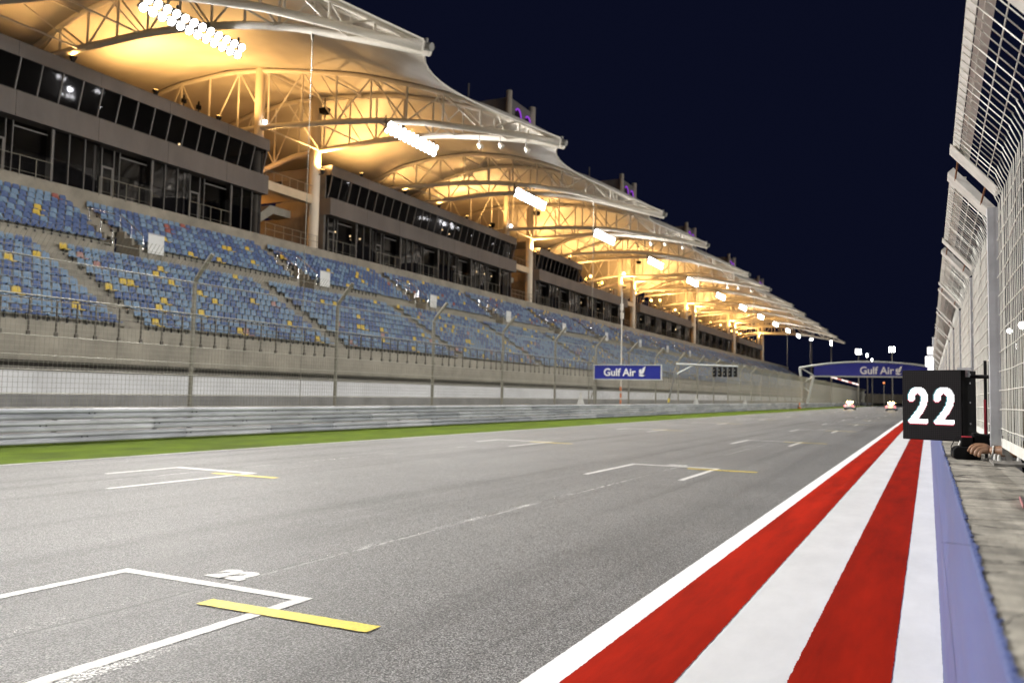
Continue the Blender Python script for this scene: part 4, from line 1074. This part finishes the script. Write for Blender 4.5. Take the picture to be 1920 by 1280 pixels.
# terrace lamp globes, lit
for i, (x, y, z) in enumerate(((-51.6, 126.0, 21.6), (-52, 133.5, 22.4), (-51.8, 138.5, 21.9), (-52, 156, 21.6), (-52.4, 159.5, 22.6), (-51.8, 168, 22.0), (-52, 175, 22.8), (-51.9, 187, 21.9), (-52, 203, 21.6), (-52, 206, 22.4), (-52, 222, 22.0), (-52, 234, 22.3), (-52, 249, 21.8), (-52, 256, 22.0), (-52, 262, 22.0))):
    t = thing('terrace_lamp', 'bright warm lamp on a roof terrace under the canopy, %s from the near end' % nth(i), 'lamp', (x, y, 19.6), 0, 'warm lamps on the roof terraces')
    MB().tube([(0, 0, 0), (0, 0, z - 19.7)], .05, 6).build('post', A_POST, t)
    MB().sphere((0, 0, z - 19.6), .24, 10, 6).build('globe', E_WARM, t)
    if i % 2 == 0:
        ld = bpy.data.lights.new('terrace_glow', 'POINT'); ld.energy = 420; ld.color = (1, .52, .14); ld.shadow_soft_size = .25
        o = bpy.data.objects.new('terrace_glow', ld); COL.objects.link(o); o.location = (x + .3, y, z + .35)

# ------------------------------------------------------------------ pit wall
WT = 1.55
t = thing('pit_wall', 'concrete pit wall faced in pale blue vinyl with a worn concrete top', 'wall', (.235, 0, 0))
b = MB(); b.box(-.158, -3, 0, .114, 420, WT)
b.build('wall_body', A_LEDGE, t, bevel=.004)
# the blue sheet: hugs the face, its torn upper lip folds unevenly onto the top
rg = random.Random(11); vs = []; fs = []; y = -2.0; cols = []
lipn = 0.
while y < 260:
    lipn = .93 * lipn + .12 * rg.uniform(-1, 1); sp = rg.random()
    lip = .006 + .010 * lipn + rg.uniform(-.0025, .0025) + (.006 * rg.random() if sp < .10 else 0) - (.005 if sp > .8 else 0)
    cols.append((y, max(.002, lip), rg.uniform(.0003, .0035))); y += rg.uniform(.004, .014) if y < 6 else (.08 if y < 20 else 4)
for y, lip, cu in cols:
    vs += [(-.166, y, .0), (-.1665, y, .7), (-.166, y, WT - .03), (-.166, y, WT - .004 + cu * .4), (-.163, y, WT + .002 + cu * .6), (-.163 + lip, y, WT + .002 + cu), (-.163 + lip * .9, y, WT + .0007)]
m_ = 7
for i in range(len(cols) - 1):
    for j in range(m_ - 1): fs.append((i * m_ + j, i * m_ + j + 1, (i + 1) * m_ + j + 1, (i + 1) * m_ + j))
MB().add(vs, fs, 0, False).build('vinyl_sheet', A_BLUEW, t)
MB().add([(-.1675, -2, .98), (-.1675, 60, .98), (-.1675, 60, .94), (-.1675, -2, .94)], [(0, 1, 2, 3)]).build('seam_tape', A_BLUEW, t)

for pl in ([(.02, 1.9), (.07, 1.893), (.10, 1.902), (.135, 1.905)], [(.075, 1.723), (.10, 1.727), (.122, 1.736)], [(.083, 1.612), (.10, 1.62), (.118, 1.634)], [(.066, 1.425), (.08, 1.40), (.09, 1.38)], [(.07, 1.247), (.082, 1.252), (.09, 1.262), (.094, 1.29), (.105, 1.305), (.112, 1.326), (.13, 1.322), (.16, 1.34)], [(.09, 2.32), (.14, 2.33), (.19, 2.35)], [(.085, 2.62), (.12, 2.615)]):
    b = MB(); rg = random.Random(int(pl[0][1] * 1000)); L = []
    for (x0, y0), (x1, y1) in zip(pl, pl[1:]):
        for q in range(5): L.append((x0 + (x1 - x0) * q / 5, y0 + (y1 - y0) * q / 5 + rg.uniform(-.002, .002), rg.uniform(.0008, .0035)))
    for (a, c, w0), (d, e, w1) in zip(L, L[1:]): b.quad((a - .235, c - w0, WT + .0008), (d - .235, e - w1, WT + .0008), (d - .235, e + w1, WT + .0008), (a - .235, c + w0, WT + .0008))
    b.build('crack', A_DOORWAY, t)
# ------------------------------------------------------------------ mesh fence on the pit wall with a top canted over the track
MX = .318; ZB, ZT = 1.64, 2.85; CX, CZ = .120, 3.085; PL, PP, PE = 2.24, 2.6, 4.70
t = thing('pit_wall_fence', 'pale galvanised mesh fence on the pit wall with tops canted towards the track', 'fence', (MX, 0, WT))
def qf(b): b.v = [(v[0] - MX, v[1], v[2] - WT) for v in b.v]; return b
def prof(u):
    """path of a wire: straight up, rounded bend, canted top; u in metres along it"""
    H = ZT - ZB; r = .035; d = Vector((CX - MX, 0, CZ - ZT)).normalized()
    return [Vector((MX, 0, ZB)), Vector((MX, 0, ZT - r)), Vector((MX - .010, 0, ZT - r * .35)), Vector((MX, 0, ZT)) + d * .05, Vector((MX, 0, ZT)) + d * r * 1.3, Vector((CX, 0, CZ))]
path = prof(0); dC = Vector((CX - MX, 0, CZ - ZT)); LC = dC.length; dC.normalize(); nC = Vector((dC.z, 0, -dC.x))
NPAN = 30
for k in range(-1, NPAN):
    y1 = PE + PP * k; y0 = y1 - PL; near = k < 3
    ns = 6 if near else (4 if k < 9 else 3)
    b = MB(); step = .075 if k < 12 else .15; wr = .0021 if k < 1 else (.0030 if k < 12 else .005)
    n = int(PL / step)
    rg = random.Random(k + 50)
    for i in range(n + 1):
        y = y0 + .02 + (PL - .04) * i / n
        wob = .0025 if near else 0
        b.tube([p + Vector((rg.uniform(-wob, wob), y + rg.uniform(-wob, wob), 0)) for p in path], wr, ns, 0, False)
    z = ZB + .07; j = 0
    while z < ZT - .1:                              # horizontal wires, slightly sagging out of true
        amp = .006 * math.sin(j * 1.7 + k); pts = [(MX - .005 + .004 * math.sin(q * 1.9 + j), y0 + PL * q / 8, z + amp * math.sin(math.pi * q / 8)) for q in range(9)]
        b.tube(pts if k < 6 else [pts[0], pts[-1]], wr * 1.05, ns, 0, False); z += .092; j += 1
    for u in (.28, .52, .78):
        p = Vector((MX, 0, ZT)) + dC * LC * u + nC * .004
        b.tube([(p.x, y0, p.z), (p.x, y1, p.z)], wr * 1.15, ns, 0, False)
    qf(b).build('mesh_panel', A_MESHW, t)
    # folded lip along the outer edge, end plates of the canted top, flat foot rail
    p = Vector((CX, 0, CZ)); b = MB()
    ym = Vector((0, (y0 + y1) / 2, 0))
    b.obox(p + ym - dC * .016 + nC * .005, dC * .042, (0, PL, 0), nC * .003)
    e2 = (dC * .8 - nC * .6).normalized()
    b.obox(p + ym - dC * .058 + nC * .022, e2 * .046, (0, PL, 0), e2.cross(Vector((0, 1, 0))) * .003)
    qf(b).build('edge_plate', A_PLATE, t)
    for yy in (y0 + .035, y1 - .035):
        c = Vector((MX, 0, ZT)) + dC * (LC * .53)
        s_ = 1 if yy > (y0 + y1) / 2 else -1
        b = MB(); b.obox(c + Vector((0, yy - s_ * .065, 0)) - nC * .007, dC * (LC * 1.0), (0, .19, 0), nC * .003)
        b.obox(c + Vector((0, yy + s_ * .032, 0)) + nC * .010, dC * (LC * 1.0), (0, .004, 0), nC * .034)
        qf(b).build('end_plate', A_PLATE, t)
    b = MB(); b.box(MX - .004, y0, ZB - .018, MX + .002, y1, ZB + .024); b.box(MX + .002, y0, ZB - .018, MX + .028, y1, ZB - .014)
    qf(b).build('foot_rail', A_PLATE, t)
    # post channel at the far end of the panel with its bracket and base plate
    pw = .047 if k < 1 else .02; b = MB(); b.box(MX - pw, y1 - .005, WT + .012, MX - .002, y1 + .003, ZT - .05); b.box(MX - pw, y1 + .003, WT + .06, MX - pw + .004, y1 + .07, ZT - .05); b.box(MX - .006, y1 + .003, WT + .06, MX - .002, y1 + .07, ZT - .05)
    po = qf(b).build('post', A_GALV, t)
    b = MB(); b.box(MX - .004, y1 - .06, WT + .035, MX + .052, y1 - .048, WT + .128); b.box(MX + .008, y1 - .058, WT + .008, MX + .04, y1 - .05, WT + .035)
    qf(b).build('bracket', A_PLATED, t)
    b = MB(); b.tube([(MX + .024, y1 - .061, WT + .082), (MX + .024, y1 - .072, WT + .082)], .011, 6); qf(b).build('bolt', A_GALV, t)
    b = MB(); b.box(MX - .058, y1 - .36, WT + .0005, MX + .082, y1 + .1, WT + .012); qf(b).build('base_plate', A_PLATED, t)
    b = MB()
    for q in ((-.035, -.08), (-.022, -.13), (.06, -.10)): b.tube([(MX + q[0], y1 + q[1], WT + .012), (MX + q[0], y1 + q[1], WT + .04)], [.009, .007], 8)
    qf(b).build('bolt', A_SIGNW, t)
    if k >= -1:                                     # rusty tie rods bridging to the next top
        b = MB()
        for u in (.25, .86):
            p = Vector((MX, 0, ZT)) + dC * LC * u; b.tube([(p.x, y1 - .03, p.z + .012), (p.x - .004, y1 + PP - PL + .04, p.z - .004)], .005, 6)
        qf(b).build('tie_rod', A_RUST, t)

# ------------------------------------------------------------------ LED pit board "22"
BW, BH, BD = .302, .366, .19
t = thing('led_pit_board', 'black square LED board showing a white 22, hung over the pit wall', 'display', (.014, 4.89, 1.633), R(-22))
MB().box(-BW / 2, 0, 0, BW / 2, BD, BH).build('housing', A_BLACK, t, bevel=.004)
sc = MB().box(-BW / 2 + .004, -.004, .004, BW / 2 - .004, .001, BH - .004).build('screen', A_SCREEN, t)
def two(cw, ch):
    """cells of a bold figure two on a cw x ch dot grid"""
    pts = [(.16, .66)] ; cx, cy, rx, ry = .5, .70, .32, .215
    path = [(cx + rx * math.cos(a), cy + ry * math.sin(a)) for a in [math.pi * (1.02 - i * .085) for i in range(15)]]
    path += [(.74, .50), (.58, .35), (.40, .22), (.24, .10)]
    base = [(.16, .085), (.88, .085)]
    def dseg(p, a, b_):
        ax, ay = a; bx, by = b_; px, py = p; A = 1.0; asp = ch / cw
        dx, dy = bx - ax, (by - ay) * asp; qx, qy = px - ax, (py - ay) * asp
        u = max(0, min(1, (qx * dx + qy * dy) / (dx * dx + dy * dy))); return math.hypot(qx - u * dx, qy - u * dy)
    cells = set()
    for i in range(cw):
        for j in range(ch):
            p = ((i + .5) / cw, (j + .5) / ch)
            if min(dseg(p, a, c) for a, c in zip(path, path[1:])) < .19 and p[1] > .03 or dseg(p, *base) < .15 and p[1] <= .20: cells.add((i, j))
    return cells
CW, CH, PIT = 21, 39, .00505
cells = two(CW, CH)
for ox in (-.122, .009):
    b = MB(); oz = .079
    for (i, j) in cells:
        x, z = ox + i * PIT, oz + j * PIT; g = .0007
        mi = 0
        if (i, j - 1) not in cells: mi = 1
        elif (i - 1, j) not in cells: mi = 2
        b.quad((x + g, -.0052, z + g), (x + PIT - g, -.0052, z + g), (x + PIT - g, -.0052, z + PIT - g), (x + g, -.0052, z + PIT - g), mi)
    b.build('lit_digit', [E_LED, E_LEDR, E_LEDC], t)
b = MB()
for z in (.09, .20, .30, .345):
    b.tube([(BW / 2 - .001, .10, z), (BW / 2 + .004, .10, z)], .005, 8)
b.build('rivet', A_GALV, t)
b = MB(); b.box(BW / 2 - .03, .02, BH, BW / 2 + .035, .06, BH + .012); b.box(BW / 2 + .005, .03, BH - .035, BW / 2 + .02, .05, BH + .001); b.build('hinge', A_GALV, t)
b = MB(); b.tube([(BW / 2 - .02, .12, BH - .03), (BW / 2 + .17, .10, BH - .035)], .011, 8); b.build('arm', A_BLACKM, t)
t = thing('board_bracket', 'slim black upright bar carrying the LED board beside the fence post', 'bracket', (.262, 4.93, WT))
MB().box(-.006, -.012, 0.001, .008, .012, .50).build('bar', A_BLACKM, t)
MB().box(-.009, -.013, .12, .002, -.0125, .30).build('red_reflection', A_REDB, t)  # red strip: a reflection on the black bar put in as colour

# ------------------------------------------------------------------ control box, cables, tablet on the wall top
t = thing('control_box', 'small black control box with a red topped switch under the hand', 'control box', (.165, 4.79, WT), R(4))
MB().prism([(-.055, .001), (.06, .001), (.06, .05), (.03, .062), (-.045, .062), (-.062, .045), (-.062, .012)], 'y', -.07, .07).build('body', A_BLACK, t, bevel=.006)
MB().box(-.02, -.03, .062, .028, .03, .108).build('switch_block', A_BLACK, t, bevel=.004)
MB().box(-.018, -.028, .108, .026, .028, .114).build('red_switch', A_REDB, t, bevel=.002)
MB().box(.032, -.02, .05, .105, .05, .122).build('battery_box', A_BLACK, t, bevel=.006)
MB().tube([(-.028, .0, .066), (-.02, .0, .09)], .007, 8).build('toggle', A_SIGNW, t)
b = MB(); pts = [(.03, .0, .125), (.06, .01, .118), (.10, .02, .115), (.14, .06, .125), (.19, .10, .15)]
b.tube(pts, .012, 8); b.tube([(-.055, -.02, .02), (-.068, -.03, .06), (-.05, -.02, .10), (-.02, .02, .118)], .0025, 6)
b.build('cable', A_BLACK, t)
t = thing('tablet', 'thin grey tablet with a pale pink edge lying on the wall top', 'tablet', (.300, 2.73, WT), R(-3))
MB().box(-.07, -.13, .003, .07, .13, .013).build('body', A_TABLET, t, bevel=.003)
MB().box(-.0725, -.128, .004, -.0705, .128, .0115).build('edge', A_PINK, t)
t = thing('cable_bundle', 'black cables hanging behind the mesh at the edge of the pit wall', 'cable', (.40, 4.45, 0))
b = MB()
for i in range(3): b.tube([(.012 * i, .02 * i, .2), (.01 * i + .01, .01 * i, 1.0), (-.015 + .012 * i, .03 * i, 1.5), (-.02 + .014 * i, .05 + .02 * i, 1.66)], .006, 6)
b.build('cable', A_BLACK, t)
t = thing('equipment_post', 'black steel upright standing just behind the pit wall mesh', 'post', (.432, 4.3, 0))
MB().box(-.02, -.03, 0, .02, .03, 1.66).build('upright', A_BLACKM, t); MB().box(-.03, -.06, 0, .06, .06, .012).build('foot', A_BLACKM, t)

# marshalling light boxes on the pit wall further down
t = thing('light_panel', 'stack of lit white square signal panels at the far end of the pit fence', 'signal', (.14, 26, WT))
for i, (z, w) in enumerate(((1.72, .14), (1.42, .19), (1.16, .13))): MB().box(-w - .02, -.08, z - w * .8, -.0, .06, z + w * .75).build('panel', emit('lit_white_panel_%s' % 'abc'[i], (1, .98, 1), (.75, 1.6, 1.1)[i], (.6, .6, .6)), t, bevel=.02)
MB().tube([(0, 0, 0), (0, 0, 2.1)], .03, 8).build('post', A_GALV, t)

# ------------------------------------------------------------------ the pit platform and the person whose hand works the box
tag(MB().box(.365, 1.5, 0, 1.9, 9, .42).build('pit_platform', A_PITLANE), kind='structure')
def skin_body(name, verts, edges, radii, m, root=0, parent=None, sub=2):
    me = bpy.data.meshes.new(name); me.from_pydata([tuple(v) for v in verts], edges, [])
    o = bpy.data.objects.new(name, me); COL.objects.link(o); me.materials.append(m)
    sk = o.modifiers.new('skin', 'SKIN'); sk.use_smooth_shade = True
    for i, r in enumerate(radii):
        d = me.skin_vertices[0].data[i]; d.radius = r if isinstance(r, tuple) else (r, r); d.use_root = (i == root)
    ss = o.modifiers.new('sub', 'SUBSURF'); ss.levels = sub; ss.render_levels = sub
    dg = bpy.context.evaluated_depsgraph_get(); me2 = bpy.data.meshes.new_from_object(o.evaluated_get(dg))
    bpy.data.objects.remove(o)
    o2 = bpy.data.objects.new(name, me2); COL.objects.link(o2)
    for p in me2.polygons: p.use_smooth = True
    if parent is not None: o2.parent = parent
    return o2
def join_meshes(name, obs):
    """several evaluated meshes into one object"""
    bm = bmesh.new()
    mats = []
    for o in obs:
        me = o.data.copy(); me.transform(o.matrix_basis); bm.from_mesh(me)
    me = bpy.data.meshes.new(name); bm.to_mesh(me); bm.free()
    me.materials.append(A_SKIN)
    for p in me.polygons: p.use_smooth = True; p.material_index = 0
    for o in obs: bpy.data.objects.remove(o)
    o = bpy.data.objects.new(name, me); COL.objects.link(o); return o
# skeleton: pelvis root, spine, neck, head, legs, both arms; right arm reaches under the mesh
V = [(.84, 4.72, 1.30), (.80, 4.73, 1.55), (.74, 4.74, 1.80), (.73, 4.74, 1.93), (.70, 4.75, 2.02), (.69, 4.75, 2.10), (.70, 4.75, 2.20),
     (.86, 4.62, 1.25), (.88, 4.62, .86), (.92, 4.62, .48), (.82, 4.62, .445),
     (.86, 4.82, 1.25), (.90, 4.84, .86), (.94, 4.84, .48), (.84, 4.84, .445),
     (.73, 4.58, 1.85), (.585, 4.50, 1.67), (.42, 4.63, 1.605), (.295, 4.70, 1.60), (.262, 4.712, 1.60),
     (.74, 4.92, 1.85), (.80, 5.0, 1.60), (.66, 5.02, 1.44)]
E_ = [(0, 1), (1, 2), (2, 3), (3, 4), (4, 5), (5, 6), (0, 7), (7, 8), (8, 9), (9, 10), (0, 11), (11, 12), (12, 13), (13, 14), (2, 15), (15, 16), (16, 17), (17, 18), (18, 19), (2, 20), (20, 21), (21, 22)]
RD = [(.15, .12), (.145, .11), (.15, .11), .06, .075, .09, .07, .085, .06, .042, .035, .085, .06, .042, .035, .055, .042, .036, .027, (.03, .024), .055, .042, .032]
body = skin_body('person_body', V, E_, RD, A_SKIN)
# the hand: palm block lofted from the wrist, knuckle row, five separate bent fingers
def seg(name, pts, rad): return skin_body(name, pts, [(i, i + 1) for i in range(len(pts) - 1)], rad, A_SKIN, 0, None, 2)
WR = (.272, 4.722, 1.603)
fing = []
CH_ = [((.246, 4.734, 1.618), (.209, 4.737, 1.623), (.187, 4.730, 1.613), (.177, 4.725, 1.600), (.171, 4.720, 1.588)),
       ((.248, 4.724, 1.612), (.211, 4.718, 1.617), (.193, 4.708, 1.603), (.188, 4.704, 1.590), (.186, 4.702, 1.578)),
       ((.250, 4.714, 1.606), (.217, 4.702, 1.606), (.206, 4.691, 1.592), (.203, 4.688, 1.581), (.203, 4.687, 1.570)),
       ((.252, 4.707, 1.599), (.226, 4.691, 1.596), (.219, 4.681, 1.584), (.218, 4.678, 1.575), (.2185, 4.677, 1.565))]
for i, ch in enumerate(CH_):
    s_ = (1, 1.03, .98, .86)[i]
    fing.append(seg('finger', [WR] + list(ch), [.019, .0185 * s_, .0128 * s_, .0104 * s_, .0092 * s_, .0078 * s_]))
fing.append(seg('thumb', [(.262, 4.735, 1.596), (.243, 4.756, 1.592), (.221, 4.772, 1.600), (.204, 4.778, 1.612)], [.017, .0145, .0115, .0088]))
palm_ = seg('palm', [(.264, 4.719, 1.602), (.246, 4.718, 1.605), (.225, 4.714, 1.606)], [.022, .024, .019])
body = join_meshes('person', [body, palm_] + fing)
tag(body, 'person in a white shirt behind the mesh, hand reaching under it to the control box', 'person')
body.data.materials[0] = A_SKIN
sh = skin_body('shirt', [V[0], V[1], V[2], (.735, 4.74, 1.885), V[15], (.66, 4.54, 1.765), V[20], (.775, 4.965, 1.72)], [(0, 1), (1, 2), (2, 3), (2, 4), (4, 5), (2, 6), (6, 7)], [(.172, .14), (.168, .132), (.172, .132), .085, .082, .068, .082, .07], A_SHIRT, 0, body)
tr = skin_body('trousers', [(.84, 4.72, 1.34), V[0], V[7], V[8], (.918, 4.62, .54), V[11], V[12], (.938, 4.84, .54)], [(0, 1), (1, 2), (2, 3), (3, 4), (1, 5), (5, 6), (6, 7)], [(.16, .13), (.165, .135), .105, .078, .062, .105, .078, .062], A_TRUN, 0, body)
hr = MB().sphere((.71, 4.75, 2.19), .1, 14, 10, 0, (1, .92, 1)).build('hair', A_HAIR, body)
fc = MB(); fc.sphere((.605, 4.75, 2.10), .014, 8, 6, 0, (1.2, .8, 1.3)); fc.build('nose', A_SKIN, body)
for y in (4.72, 4.78): MB().sphere((.62, y, 2.125), .011, 8, 6).build('eye', A_SIGNW, body)
for y in (4.655, 4.845): MB().sphere((.70, y, 2.11), .024, 8, 6, 0, (.8, .4, 1.3)).build('ear', A_SKIN, body)
MB().box(.610, 4.725, 2.045, .622, 4.775, 2.052).build('mouth', A_REDB, body, bevel=.002)
for y in (4.62, 4.84): MB().prism([(.78, .422), (.98, .422), (.98, .50), (.90, .50), (.80, .46)], 'y', y - .045, y + .045).build('shoe', A_BLACK, body, bevel=.012)
pts = [(.277 + .004 * math.sin(a), 4.709 + .033 * math.cos(a), 1.60 + .027 * math.sin(a)) for a in [i * math.pi / 10 for i in range(21)]]
MB().tube(pts, .0038, 6, 0, False).build('wristband', A_BAND, body)
